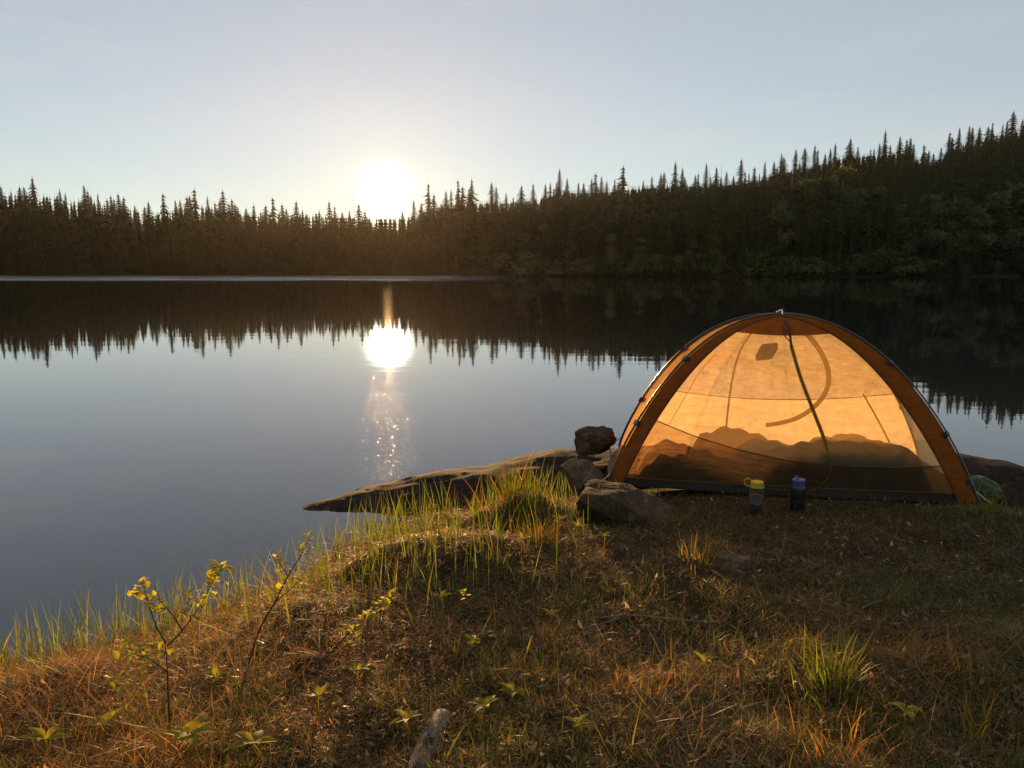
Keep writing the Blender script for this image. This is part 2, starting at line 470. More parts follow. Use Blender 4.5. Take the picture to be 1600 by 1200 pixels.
# lake ------------------------------------------------------------------
def lake():
    V = np.array([(-900, -60, 0), (900, -60, 0), (900, 400, 0), (-900, 400, 0)], float)
    o = mesh_obj("lake_water", V, np.array([[0, 1, 2, 3]]), M_WATER); tag(o, kind='structure')
lake()

# bedrock slab ----------------------------------------------------------
def slab():
    ctrl = [(at_z(458, 796, 0.0), 0.05, 0.00), (at_z(500, 791, 0.0), 0.16, 0.035), (at_z(535, 787, 0.0), 0.24, 0.07), (at_z(600, 779, 0.0), .40, .115), (at_z(700, 764, 0.05), .54, 0.165),
            (at_z(800, 748, .1), .62, .21), (at_z(900, 728, .15), .72, .26), (at_z(1020, 722, .2), .75, .30), (Vector((2.1, 5.95, 0)), .85, .33),
            (Vector((3.05, 5.72, 0)), .78, .38), (Vector((3.55, 5.25, 0)), .62, .33), (Vector((3.75, 4.95, 0)), .42, .22), (Vector((3.9, 4.8, 0)), .1, .05)]
    n = 14
    cen = catmull([c[0] for c in ctrl], n)
    par = catmull([Vector((c[1], c[2], 0)) for c in ctrl], n)
    V, F = [], []; m = 44
    for i, (c, pr) in enumerate(zip(cen, par)):
        t = (cen[min(i + 1, len(cen) - 1)] - cen[max(i - 1, 0)]); t.z = 0; t.normalize(); nn = Vector((-t.y, t.x, 0))
        for k in range(m + 1):
            w = -1.35 + 2.7 * k / m
            p = c + nn * (w * max(pr.x, 0.02))
            q = 1 - abs(w) ** 2.0
            z = pr.y * (max(q, 0) ** 0.75 if q > 0 else 0) - (0.25 * (abs(w) - 1) if abs(w) > 1 else 0) - 0.015
            z += min(1, pr.x / .3) * (0.035 * fbm(p.x, p.y, 1.7, 1.6, 3) + 0.010 * fbm(p.x, p.y, 5.2, 6, 4))
            jx = (0.04 * fbm(p.x, p.y, 9, 4, 3) + .03 * fbm(p.x, p.y, 2, 11, 3)) * min(1, pr.x / .2)
            V.append((p.x + jx, p.y + jx * .6, z))
    for i in range(len(cen) - 1):
        for k in range(m):
            a = i * (m + 1) + k; F.append((a, a + m + 1, a + m + 2, a + 1))
    o = mesh_obj("rock_slab", V, F, M_SLAB, smooth=True)
    tag(o, "flat dark bedrock slab sloping down into the lake behind the tent", "rock")
    return o
SLAB = slab()
from mathutils.bvhtree import BVHTree
_sm = SLAB.data
SLAB_BVH = BVHTree.FromPolygons([v.co.copy() for v in _sm.vertices], [tuple(p.vertices) for p in _sm.polygons])
def slab_z(x, y):
    h = SLAB_BVH.ray_cast(Vector((x, y, 3)), Vector((0, 0, -1)))
    return h[0].z if h[0] is not None else -9.0

# stones ----------------------------------------------------------------
def stone(name, loc, size, seed, mat, rz=0.0, cuts=9, rough=0.05, tilt=0.0):
    r = random.Random(seed)
    bm = bmesh.new(); bmesh.ops.create_cube(bm, size=2.0)
    for _ in range(cuts):
        nrm = Vector((r.gauss(0, 1), r.gauss(0, 1), r.gauss(0, .8))).normalized()
        geom = bm.verts[:] + bm.edges[:] + bm.faces[:]
        bmesh.ops.bisect_plane(bm, geom=geom, plane_co=nrm * r.uniform(.78, 1.02), plane_no=nrm, clear_outer=True)
        be = [e for e in bm.edges if e.is_boundary]
        if be: bmesh.ops.holes_fill(bm, edges=be)
    bmesh.ops.triangulate(bm, faces=bm.faces[:])
    bmesh.ops.bevel(bm, geom=bm.edges[:], offset=0.05, segments=2, affect='EDGES', clamp_overlap=True)
    bmesh.ops.triangulate(bm, faces=bm.faces[:])
    for _ in range(3):
        le = [e for e in bm.edges if e.calc_length() > 0.16]
        if le: bmesh.ops.subdivide_edges(bm, edges=le, cuts=1)
        bmesh.ops.triangulate(bm, faces=[f for f in bm.faces if len(f.verts) > 3])
    bmesh.ops.smooth_vert(bm, verts=bm.verts[:], factor=0.4, use_axis_x=True, use_axis_y=True, use_axis_z=True)
    for v in bm.verts:
        d = v.co.normalized()
        v.co += d * rough * (noise.fractal(v.co * 1.6 + Vector((seed, 0, 0)), 1, 2, 4) + 0.5 * noise.fractal(v.co * 5 + Vector((seed, 3, 0)), 1, 2, 3))
    bm.transform(Matrix.Rotation(rz, 4, 'Z') @ Matrix.Rotation(tilt, 4, 'Y') @ Matrix.Diagonal((*size, 1)))
    o = bm_obj(name, bm, mat, smooth=True); o.location = loc
    return o
# boulder perched on the slab beside the tent
p = at_y(930, 686, 5.95); sz = slab_z(p.x, p.y)
tag(stone("stone", (p.x, p.y, max(sz + 0.055, p.z)), (0.175, 0.13, 0.095), 5, M_STONE, 0.2, 18, .09), "blocky boulder perched on the bedrock slab against the lake, next to the tent", "stone")
p = at_y(935, 707, 5.85); tag(stone("stone", (p.x, p.y, slab_z(p.x, p.y) + 0.012), (0.10, 0.07, 0.016), 9, M_STONE, 0.1, 5), "thin flat flake of rock lying under the perched boulder", "stone")
p = at_y(912, 742, 5.1); tag(stone("stone", (p.x, p.y, p.z - 0.02), (0.11, 0.10, 0.115), 12, M_PALE, 0.5, 6, tilt=-0.35), "small pale slanted stone with a lit edge, standing in front of the slab", "stone")
p = on_ground(972, 815)
tag(stone("stone", (p.x + .02, p.y + 0.06, p.z + 0.03), (0.27, 0.20, 0.155), 21, M_STONE, -0.2, 14, .07, tilt=0.42), "big sloping boulder half sunk in the grass before the tent's corner", "stone")
p = on_ground(1140, 885); tag(stone("stone", (p.x, p.y, p.z - 0.012), (0.085, 0.05, 0.045), 33, M_PALE, -0.5, 7), "small rounded stone sunk in the short grass in front of the bottles", "stone")
p = on_ground(985, 822)

# ------------------------------------------------------------------ tent
TENT_H = 1.055
tent = empty("dome_tent", (TCEN.x, TCEN.y, TENT_G))
tag(tent, "orange dome tent with a see-through net side, glowing in the low sun", "tent")
TMI = Vector((TCEN.x, TCEN.y, TENT_G))
CORN = {'A': TA - TMI, 'B': TB - TMI, 'C': TCc - TMI, 'D': TD - TMI}
for k in CORN: CORN[k].z = 0
def s_of(k): return min(1.0, max(0.0, k)) ** 1.55
def pole_pt(c, k, lift=0.0):
    s = s_of(k); t = 1 - s
    z = TENT_H * max(0, 1 - t ** 2.2) ** 0.86
    return Vector((CORN[c].x * t, CORN[c].y * t, z + lift))
def face_pt(p, q, u, k, bulge=0.05, off=0.0):
    a, b = pole_pt(p, k), pole_pt(q, k)
    m = (CORN[p] + CORN[q]); nrm = Vector((m.x, m.y, 0)).normalized()
    w = math.sin(math.pi * u)
    sag = (bulge * max(0, 1 - k) ** 1.2 - 0.035 * math.sin(math.pi * k)) * w
    return a.lerp(b, u) + nrm * (sag + off) + Vector((0, 0, off * k))
def face_grid(p, q, k0, k1, bulge=0.05, off=0.0, nu=36, nk=30, wr=0.0, seed=0):
    V, F = [], []
    for j in range(nk + 1):
        for i in range(nu + 1):
            u = i / nu
            a = k0(u) if callable(k0) else k0; b = k1(u) if callable(k1) else k1
            k = a + (b - a) * j / nk
            P = face_pt(p, q, u, k, bulge, off)
            if wr:
                w = abs(math.sin(math.pi * u)) ** .5 * abs(math.sin(math.pi * min(1, max(0, k)))) ** .5
                m = (CORN[p] + CORN[q]).normalized()
                P += m * (wr * w * noise.fractal(Vector((P.x * 1.6 + seed, P.y * 1.6, P.z * 4.0)), 1, 2, 3))
            V.append(P)
    for j in range(nk):
        for i in range(nu):
            a = j * (nu + 1) + i; F.append((a, a + 1, a + nu + 2, a + nu + 1))
    return V, F
M_NET = fabric("tent net", (0.4, 0.3, 0.18), (0.8, 0.58, 0.3), transparent=0.60, translucent=0.75, tint=(1, .93, .8))
M_REARNET = fabric("tent rear net", (0.5, 0.38, 0.2), (0.74, 0.56, 0.31), transparent=0.25, translucent=0.8, tint=(1, .85, .6), var=0.14, wr=0.02, grain=0.55)
M_INNER = fabric("tent inner wall", (0.6, 0.44, 0.2), (0.82, 0.62, 0.34), transparent=0.03, translucent=0.82, wr=0.06)
M_LOWER = fabric("tent lower wall", (0.13, 0.085, 0.05), (0.52, 0.32, 0.15), transparent=0.42, translucent=0.6, tint=(1, .85, .65), wr=0.04)
M_FLY = fabric("orange sleeve cloth", (0.20, 0.066, 0.014), (0.5, 0.135, 0.02), transparent=0.0, translucent=0.17, wr=0.01)
M_TUB = simple("waterproof tub cloth", (0.022, 0.016, 0.011), 0.6, 0.2)
M_SIDENET = fabric("tent side net", (0.5, 0.20, 0.05), (0.55, 0.22, 0.05), transparent=0.45, translucent=0.5, tint=(1, .75, .45))
M_FLOORCLOTH = simple("groundsheet", (0.06, 0.045, 0.03), 0.6, 0.3)
M_SEAM = simple("seam tape", (0.12, 0.055, 0.02), 0.8, 0.1)
M_ZIP = fabric("zip tape", (0.35, 0.25, 0.05), (0.5, 0.34, 0.06), 0.0, 0.45)
M_BLACKWEB = simple("black webbing", (0.018, 0.015, 0.014), 0.55, 0.4)
M_POLE = simple("dark anodised pole", (0.09, 0.075, 0.06), 0.25, 0.5, 0.1, metallic=0.8)
M_HOOK = simple("bare metal hook", (0.75, 0.7, 0.62), 0.3, 0.5, 0.1, metallic=1.0)
M_TAPE = fabric("pale wall tape", (0.4, 0.32, 0.14), (0.52, 0.42, 0.2), 0.0, 0.85)
M_CORD = simple("pale cord", (0.55, 0.42, 0.26), 0.8, 0.2)

def kseam(u):   # lower seam of the near wall, dips in the middle
    pts = [(0, .335), (.1, .30), (.2, .262), (.35, .215), (.5, .18), (.65, .165), (.8, .168), (1.0, .185)]
    for (a, va), (b, vb) in zip(pts, pts[1:]):
        if u <= b: return va + (vb - va) * (u - a) / (b - a)
    return pts[-1][1]
def kcap(u): return .80 - 0.05 * math.sin(math.pi * u)
def part(name, geo, mat, smooth=True):
    return mesh_obj(name, geo[0], geo[1], mat, tent, smooth=smooth)
part("net_wall", face_grid('A', 'B', kseam, 1.0), M_NET)
part("lower_wall", face_grid('A', 'B', 0.06, kseam, wr=0.015, seed=2), M_LOWER)
part("tub_wall", face_grid('A', 'B', 0.0, 0.06, nk=4), M_TUB)
part("peak_cap", face_grid('A', 'B', lambda u: .76 - .035 * math.sin(math.pi * u), 1.0, off=.004, nk=10), M_FLY)
def krear(u): return .37 - 0.045 * math.sin(math.pi * u)
part("rear_wall", face_grid('D', 'C', 0.0, krear, bulge=.06, wr=0.05, seed=5), M_INNER)
part("rear_net", face_grid('D', 'C', krear, kcap, bulge=.06, wr=0.03, seed=8), M_REARNET)
part("roof_cap", face_grid('D', 'C', kcap, 1.0, bulge=.06), M_INNER)
sw = part("side_wall", face_grid('A', 'D', 0.0, 1.0, bulge=.03, wr=0.03, seed=11), M_SIDENET)
sw2 = part("side_wall", face_grid('C', 'B', 0.0, 1.0, bulge=.03, wr=0.04, seed=14), M_INNER)
# floor
fv, ff = [], []
nu = 12
ring = []
for (p_, q_) in (('A', 'B'), ('B', 'C'), ('C', 'D'), ('D', 'A')):
    for i in range(nu): ring.append(face_pt(p_, q_, i / nu, 0.0, 0.05) + Vector((0, 0, 0.012)))
mesh_obj("floor_cloth", ring + [Vector((0, 0, 0.014))], [(i, (i + 1) % len(ring), len(ring)) for i in range(len(ring))], M_FLOORCLOTH, tent)
# cloth sleeves along the poles, one strip on each side of each pole
def sleeve(p, q, width, mirror=False, off=0.006, wr=0.006):
    V, F = [], []; n = 44; m = 6
    for j in range(n + 1):
        k = 0.0 + 1.0 * j / n
        a, b = pole_pt(p, k), pole_pt(q, k); ln = max((b - a).length, 1e-4)
        wloc = width * (0.75 + 0.25 * math.sin(math.pi * min(1, k * 1.1)))
        uu = min(0.5, wloc / ln)
        for i in range(m + 1):
            P = face_pt(p, q, uu * i / m, k, .05, off + (0.004 * math.sin(math.pi * i / m)))
            V.append(P)
    for j in range(n):
        for i in range(m):
            a = j * (m + 1) + i; F.append((a, a + 1, a + m + 2, a + m + 1))
    s = part("pole_sleeve", (V, F), M_FLY)
    md = s.modifiers.new("thick", 'SOLIDIFY'); md.thickness = 0.003
    # dark piping along the inner edge
    edge = [V[j * (m + 1) + m] for j in range(n + 1)]
    mesh_obj("piping", *tube(edge, 0.0035, 5), M_BLACKWEB, s, smooth=True)
    return s
for p_, q_, w_ in (('A', 'B', .105), ('B', 'A', .13), ('A', 'D', .03), ('D', 'A', .05), ('B', 'C', .08), ('C', 'B', .05)):
    sleeve(p_, q_, w_)
def outward(c, k, d):
    P = pole_pt(c, k); Q = pole_pt(c, min(1, k + .02)); T = (Q - P).normalized()
    rad = Vector((CORN[c].x, CORN[c].y, 0)).normalized()
    nrm = (rad - T * rad.dot(T)); nrm = nrm.normalized() if nrm.length > 1e-4 else Vector((0, 0, 1))
    if nrm.z < 0: nrm = -nrm
    return P + nrm * d, T, nrm
for a_, c_ in (('A', 'C'), ('B', 'D')):
    pts = [outward(a_, k / 40, .016)[0] for k in range(0, 40)] + [Vector((0, 0, TENT_H + .016))] + [outward(c_, k / 40, .016)[0] for k in range(39, -1, -1)]
    mesh_obj("pole", *tube(pts, 0.0055, 8), M_POLE, tent, smooth=True)
for c_ in 'ABCD':
    for k in (.30, .58) + ((.12,) if c_ in 'B' else ()):
        P, T, nn = outward(c_, k, .008); S = T.cross(nn).normalized()
        V, F = box_geo(P + S * 0, S * .026, T * .017, nn * .011)
        mesh_obj("clip", V, F, M_BLACKWEB, tent)
    # foot webbing and peg
    rad = Vector((CORN[c_].x, CORN[c_].y, 0)).normalized()
    g = CORN[c_] + rad * .11
    mesh_obj("corner_strap", *tube([CORN[c_] + Vector((0, 0, .07)), CORN[c_] + rad * .05 + Vector((0, 0, .03)), g], .004, 5), M_CORD, tent)
    mesh_obj("peg", *tube([g + Vector((0, 0, .04)), g - rad * .03 - Vector((0, 0, .1))], .004, 6), M_POLE, tent)
# seams on the near and the rear wall
def seam(p, q, kf, u0, u1, r=.0035, off=.004, name="seam", mat=None):
    pts = [face_pt(p, q, u0 + (u1 - u0) * i / 30, kf(u0 + (u1 - u0) * i / 30), .05 if p == 'A' else .06, off) for i in range(31)]
    return mesh_obj(name, *tube(pts, r, 5), mat or M_SEAM, tent, smooth=True)
seam('A', 'B', kseam, .02, .98)
seam('D', 'C', krear, .0, 1, off=-.006)
seam('D', 'C', kcap, .0, 1, off=-.006)
seam('A', 'B', lambda u: .062, .02, .98)
# door zip of the near wall: a ribbon from under the peak, slanting down
def ribbon(pts, nrm, w, mat, name, parent=tent, th=.0015):
    pts = [Vector(q) for q in pts]; V = []; F = []
    for i, c in enumerate(pts):
        t = (pts[min(i + 1, len(pts) - 1)] - pts[max(i - 1, 0)]).normalized(); s = t.cross(Vector(nrm)).normalized()
        V += [c - s * w, c + s * w]
    for i in range(len(pts) - 1): F.append((2 * i, 2 * i + 1, 2 * i + 3, 2 * i + 2))
    o = mesh_obj(name, V, F, mat, parent, smooth=True)
    md = o.modifiers.new("thick", 'SOLIDIFY'); md.thickness = th; return o
NF = (CORN['A'] + CORN['B']).normalized()
def near_at(px, py, off=.008):
    """point of the near wall seen under a pixel: search the wall's own grid"""
    best = None
    for it in range(2):
        if it == 0: us = np.linspace(0, 1, 60); ks = np.linspace(0, 1, 60)
        else: us = np.linspace(max(0, best[1] - .02), min(1, best[1] + .02), 21); ks = np.linspace(max(0, best[2] - .02), min(1, best[2] + .02), 21)
        best = None
        for u in us:
            for k in ks:
                P = face_pt('A', 'B', u, k) + TMI
                d = P - Vector((0, 0, CAMZ)); y = d.dot(FW)
                e = (800 + FPX * d.x / y - px) ** 2 + (600 - FPX * d.dot(UP) / y - py) ** 2
                if best is None or e < best[0]: best = (e, u, k)
    return face_pt('A', 'B', best[1], best[2], .05, off)
zip_pts = catmull([near_at(*q) for q in ((1236, 541), (1250, 588), (1268, 636), (1284, 678), (1297, 716))], 6)
z = ribbon(zip_pts, NF, .011, M_ZIP, "zip")
mesh_obj("zip_teeth", *tube([q + NF * .003 for q in zip_pts], .0028, 5), M_SEAM, z)
low = catmull([near_at(*q) for q in ((1297, 716), (1299, 728), (1292, 748), (1278, 762), (1262, 767), (1230, 766), (1195, 763))], 6)
mesh_obj("lower_zip", *tube(low, .0032, 5), M_SEAM, tent, smooth=True)
# hook at the peak with its hanging strap
top = Vector((0, 0, TENT_H + .03))
hk = [top + Vector((-.03, 0, -.006)), top + Vector((-.018, -.004, .004)), top + Vector((0, -.006, .01)), top + Vector((.004, -.01, -.006)), top + Vector((.004, -.012, -.03))]
mesh_obj("peak_hook", *tube(catmull(hk, 4), .0055, 8), M_HOOK, tent, smooth=True)
st = catmull([top + Vector((.004, -.014, -.02)), near_at(1231, 512, .02), near_at(1236, 543, .012)], 6)
ribbon(st, NF, .007, M_BLACKWEB, "peak_strap", th=.003)
lp = catmull([near_at(1224, 512, .015), near_at(1224, 524, .02), near_at(1229, 532, .02), near_at(1235, 536, .014)], 5)
mesh_obj("strap_loop", *tube(lp, .004, 6), M_BLACKWEB, tent, smooth=True)
# round door zip of the rear wall
def rear_at(u, k, off=-.012): return face_pt('D', 'C', u, k, .06, off)
arc = [(.56, .90), (.64, .86), (.70, .78), (.745, .68), (.765, .58), (.765, .48), (.74, .39), (.69, .31), (.62, .24), (.55, .205), (.5, .19)]
ribbon(catmull([rear_at(*q) for q in arc], 6), NF, .017, M_TAPE, "round_door_zip")
ribbon(catmull([rear_at(*q) for q in ((.30, .80), (.31, .6), (.335, .4), (.36, .15), (.37, .05))], 5), NF, .007, M_TAPE, "wall_tape")
ribbon(catmull([rear_at(*q) for q in ((.88, .37), (.90, .25), (.92, .12))], 5), NF, .006, M_TAPE, "wall_tape")
# hanging cord with a loop
cl = [rear_at(.14, .62, -.1), rear_at(.142, .5, -.1), rear_at(.15, .4, -.1), rear_at(.148, .3, -.1), rear_at(.14, .2, -.1)]
mesh_obj("hanging_cord", *tube(catmull(cl, 6), .0025, 5), M_SEAM, tent, smooth=True)
lq = rear_at(.15, .5, -.1)
mesh_obj("cord_loop", *tube([lq + Vector((.03 + .025 * math.cos(a), 0, .01 * math.sin(a))) for a in np.linspace(0, 6.28, 16)], .002, 5), M_SEAM, tent, smooth=True)
# little dark ceiling pocket
pc = near_at(1203, 531, -.13)
V, F = box_geo(pc, Vector((.055, 0, .006)), Vector((0, .01, .02)), Vector((.026, .004, .046)) * .85)
o = mesh_obj("ceiling_pocket", V, F, M_BLACKWEB, tent)
b = o.modifiers.new("bev", 'BEVEL'); b.width = .008; b.segments = 3

# ---- bedding inside the tent ------------------------------------------
M_BAGDARK = simple("dark green quilt", (0.018, 0.026, 0.018), 0.7, 0.2, 0.3, 12, 0.01)
M_BAGBROWN = fabric("tan quilt", (0.6, 0.46, 0.26), (0.9, 0.66, 0.34), 0.2, 0.8)
M_BAGGREY = simple("grey blanket", (0.30, 0.24, 0.15), 0.8, 0.2, 0.25, 10, 0.01)
def quilt(name, u0, u1, v0, v1, prof, mat, seed, depth_round=2.2, parent=None, press=0.0):
    """a soft lump on the tent floor: u along the tent, v across it (metres from the near edge), prof = heights along u"""
    nu, nv = 60, 22; V, F = [], []
    xs = [q[0] for q in prof]; hs = [q[1] for q in prof]
    org = TA.copy()
    def h(u): return float(np.interp(u, xs, hs))
    for i in range(nu + 1):
        u = u0 + (u1 - u0) * i / nu
        for j in range(nv + 1):
            w = -1 + 2 * j / nv; v = (v0 + v1) / 2 + (v1 - v0) / 2 * w
            e = max(0, 1 - abs(w) ** depth_round) ** .5
            ee = min(1, (min(i, nu - i) / 5)) ** .6
            zz = h(u) * e * ee
            zz += .014 * e * ee * noise.fractal(Vector((u * 7 + seed, v * 7, seed)), 1, 2, 3) + .012 * e * ee * math.sin(u * 46 + 3 * w + seed) - .016 * e * ee * abs(noise.noise(Vector((u * 9, v * 5, seed))))
            v -= max(0, -w) * press * math.sin(math.pi * u / TL)
            P = org + TU * u + TV * v; V.append((P.x, P.y, TENT_G + .02 + max(0, zz)))
    for i in range(nu):
        for j in range(nv):
            a = i * (nv + 1) + j; F.append((a, a + nv + 1, a + nv + 2, a + 1))
    return mesh_obj(name, V, F, mat, parent, smooth=True)
tag(quilt("sleeping_bag", .88, 1.93, .035, .46, [(.88, .09), (1.0, .17), (1.15, .22), (1.3, .25), (1.6, .25), (1.8, .235), (1.93, .2)], M_BAGDARK, 1, 5, None, .055),
    "dark green sleeping bag pressed against the net wall behind the bottles", "sleeping bag")
tag(quilt("bedding", .14, .85, .03, .5, [(.14, .10), (.28, .19), (.4, .2), (.6, .14), (.72, .09), (.85, .08)], M_BAGDARK, 3, 5, None, .055),
    "dark bundle of bedding near the boulder corner of the tent", "bedding")
tag(quilt("sleeping_bag", .52, 1.3, .55, 1.02, [(.52, .10), (.62, .18), (.78, .225), (.92, .20), (1.1, .13), (1.3, .09)], M_BAGBROWN, 5),
    "humped tan sleeping bag along the rear wall of the tent, showing through the net", "sleeping bag")
tag(quilt("blanket", .8, 1.4, .45, .8, [(.8, .12), (.95, .18), (1.1, .16), (1.3, .12), (1.4, .08)], M_BAGGREY, 8),
    "low crumpled blanket in the middle of the tent between two sleeping bags", "blanket")
tag(quilt("jacket", 1.36, 1.9, .62, 1.06, [(1.36, .1), (1.5, .17), (1.62, .22), (1.72, .17), (1.9, .13)], M_BAGBROWN, 12, 1.8),
    "peaked heap of tan clothing at the rear wall of the tent", "clothing")
def pillow(loc, sx, sy, sz, rz, mat, label, seed):
    bm = bmesh.new(); bmesh.ops.create_icosphere(bm, subdivisions=4, radius=1)
    for v in bm.verts:
        c = v.co; f = 1 + .10 * noise.fractal(c * 1.5 + Vector((seed, 0, 0)), 1, 2, 3)
        ang = math.atan2(c.y, c.x); f *= 1 + .025 * math.sin(ang * 14 + seed)
        v.co = Vector((math.copysign(abs(c.x) ** .75, c.x) * sx, math.copysign(abs(c.y) ** .75, c.y) * sy, math.copysign(abs(c.z) ** .9, c.z) * sz)) * f
    o = bm_obj("pillow", bm, mat); o.location = loc; o.rotation_euler = (0, 0, rz)
    return tag(o, label, "pillow")
def inside(u, v, z): P = TA + TU * u + TV * v; return (P.x, P.y, TENT_G + z)
pillow(inside(1.40, .62, .15), .10, .09, .09, .2, M_BAGBROWN, "small round tan pillow behind the slanting zip inside the tent", 2)
pillow(inside(1.62, .58, .15), .13, .09, .095, -.3, M_BAGBROWN, "longer tan pillow below the peaked heap of clothing in the tent", 6)
pillow(inside(1.80, .56, .13), .11, .09, .09, .1, M_BAGBROWN, "tan pillow at the far end of the tent by the dark sleeve", 9)

# ---- bottles ------------------------------------------------------------
def bottle(px, py, body_mat, lid_mat, label, clear):
    g = at_y(px, py, at_z(px, py, TENT_G).y)
    root = empty("water_bottle", (g.x, g.y, TENT_G - .005), 2.6)
    tag(root, label, "bottle")
    Hb = .155; r = .0415
    prof = [(r * .86, 0), (r, .006), (r, Hb * .45), (r * .985, Hb * .47), (r, Hb * .5), (r, Hb * .86), (r * .96, Hb * .93), (r * .8, Hb), (r * .78, Hb + .012)]
    mesh_obj("body", *lathe(prof, 32), body_mat, root, smooth=True)
    if clear:
        mesh_obj("water", *lathe([(r * .8, .004), (r * .93, .008), (r * .93, Hb * .72)], 32), M_BOTWATER, root, smooth=True)
    z0 = Hb + .004
    V, F = lathe([(r * .84, z0), (r * .86, z0 + .002), (r * .86, z0 + .024), (r * .8, z0 + .028), (0.004, z0 + .028)], 32)
    lid = mesh_obj("lid", V, F, lid_mat, root, smooth=True)
    md = lid.modifiers.new("es", 'EDGE_SPLIT')
    if clear:
        lo = catmull([(r * .7, 0, z0 + .026), (r * 1.25, .004, z0 + .038), (r * 1.7, .0, z0 + .024), (r * 1.55, 0, z0 - .002), (r * 1.0, 0, z0 - .008)], 6)
        mesh_obj("loop", *tube(lo, .0035, 6), lid_mat, lid, smooth=True)
        rr = [(r * .9 * math.cos(a), r * .9 * math.sin(a), z0 - .003) for a in np.linspace(0, 6.28, 28)]
        mesh_obj("strap", *tube(rr, .003, 6), lid_mat, lid, smooth=True)
    else:
        mesh_obj("spout", *tube([(0.008, 0, z0 + .026), (.010, 0, z0 + .036), (.018, 0, z0 + .047)], [.008, .007, .005], 10), lid_mat, lid, smooth=True)
def plasticlear():
    m, t, o = new_mat("clear bottle plastic")
    p = pri(t, (.12, .12, .115), .08, .5)
    tp = N(t, 'ShaderNodeBsdfTransparent'); tp.inputs['Color'].default_value = (.9, .9, .88, 1)
    fr = N(t, 'ShaderNodeLayerWeight'); fr.inputs['Blend'].default_value = .35
    mr = N(t, 'ShaderNodeMapRange'); mr.inputs['To Min'].default_value = .10; mr.inputs['To Max'].default_value = .55; L(t, fr.outputs['Facing'], mr.inputs['Value'])
    mx = N(t, 'ShaderNodeMixShader'); L(t, mr.outputs[0], mx.inputs['Fac']); L(t, tp.outputs[0], mx.inputs[1]); L(t, p.outputs[0], mx.inputs[2])
    L(t, mx.outputs[0], o.inputs['Surface']); return m
M_CLEAR = plasticlear()
M_BOTWATER = simple("bottled water", (.03, .027, .02), .1, .5, .05)
M_YELLOW = simple("yellow plastic", (.45, .33, .03), .4, .4, .05)
M_BLUE = simple("blue plastic", (.06, .06, .30), .4, .4, .05)
M_DARKBOT = simple("dark bottle plastic", (.010, .010, .012), .3, .5, .05)
bottle(1181, 801, M_CLEAR, M_YELLOW, "clear water bottle with a yellow looped lid, standing in front of the tent", True)
bottle(1246, 797, M_DARKBOT, M_BLUE, "dark drinking bottle with a blue spout lid, standing in front of the tent", False)

# ---- green stuff sack beside the tent -----------------------------------
M_GREENBAG = simple("green sack cloth", (.028, .05, .012), .6, .3, .3, 9, .006)
p = at_y(1527, 758, 5.05)
sack = empty("stuff_sack", (p.x, p.y, max(slab_z(p.x, p.y), gz(p.x, p.y)))); tag(sack, "rumpled green stuff sack lying on the slab behind the tent's dark edge", "bag")
bm = bmesh.new(); bmesh.ops.create_icosphere(bm, subdivisions=5, radius=1)
for v in bm.verts:
    c = v.co.copy(); f = 1 + .16 * noise.fractal(c * 1.4 + Vector((3, 0, 0)), 1, 2, 4) - .10 * abs(noise.noise(c * 3.2))
    v.co = Vector((c.x * .15, c.y * .12, c.z * .10)) * f; v.co.z += .09
bm_obj("sack_body", bm, M_GREENBAG, sack)
V, F = lathe([(.03, .0), (.022, .02), (.036, .045), (.03, .05)], 14)
nk = mesh_obj("sack_neck", V, F, M_GREENBAG, sack, smooth=True); nk.location = (-.10, -.02, .15); nk.rotation_euler = (0, -.7, 0)

# ------------------------------------------------------------------ low vegetation
def ribbons(base, head, length, width, lean0, curl, segs, col, twist=None, tipcol=None):
    """many thin blades at once -> verts, quads, colours"""
    n = len(base)
    hx, hy = np.cos(head), np.sin(head)
    tw = head + np.pi / 2 if twist is None else twist
    wx, wy = np.cos(tw), np.sin(tw)
    pts = np.zeros((n, segs + 1, 3)); pts[:, 0] = base
    ang = lean0.copy(); sl = length / segs
    for i in range(segs):
        pts[:, i + 1, 0] = pts[:, i, 0] + sl * np.sin(ang) * hx
        pts[:, i + 1, 1] = pts[:, i, 1] + sl * np.sin(ang) * hy
        pts[:, i + 1, 2] = pts[:, i, 2] + sl * np.cos(ang)
        ang = ang + curl / segs
    prof = np.array([1 - 0.9 * (i / segs) ** 2.2 for i in range(segs + 1)])
    w = width[:, None] * 0.5 * prof[None]
    off = np.stack([wx[:, None] * w, wy[:, None] * w, np.zeros_like(w)], 2)
    V = np.stack([pts - off, pts + off], 2).reshape(-1, 3)
    idx = np.arange(n * (segs + 1) * 2).reshape(n, segs + 1, 2)
    F = np.stack([idx[:, :-1, 0], idx[:, :-1, 1], idx[:, 1:, 1], idx[:, 1:, 0]], -1).reshape(-1, 4)
    tc_ = col if tipcol is None else tipcol
    f = np.linspace(0, 1, segs + 1)[None, :, None]
    C = col[:, None] * (1 - f) + tc_[:, None] * f
    C = np.repeat(C[:, :, None], 2, 2).reshape(-1, 3)
    return V, F, C
def merge(parts):
    Vs, Fs, Cs = [], [], []; o = 0
    for V, F, C in parts: Vs.append(V); Fs.append(F + o); Cs.append(C); o += len(V)
    return np.concatenate(Vs), np.concatenate(Fs), np.concatenate(Cs)

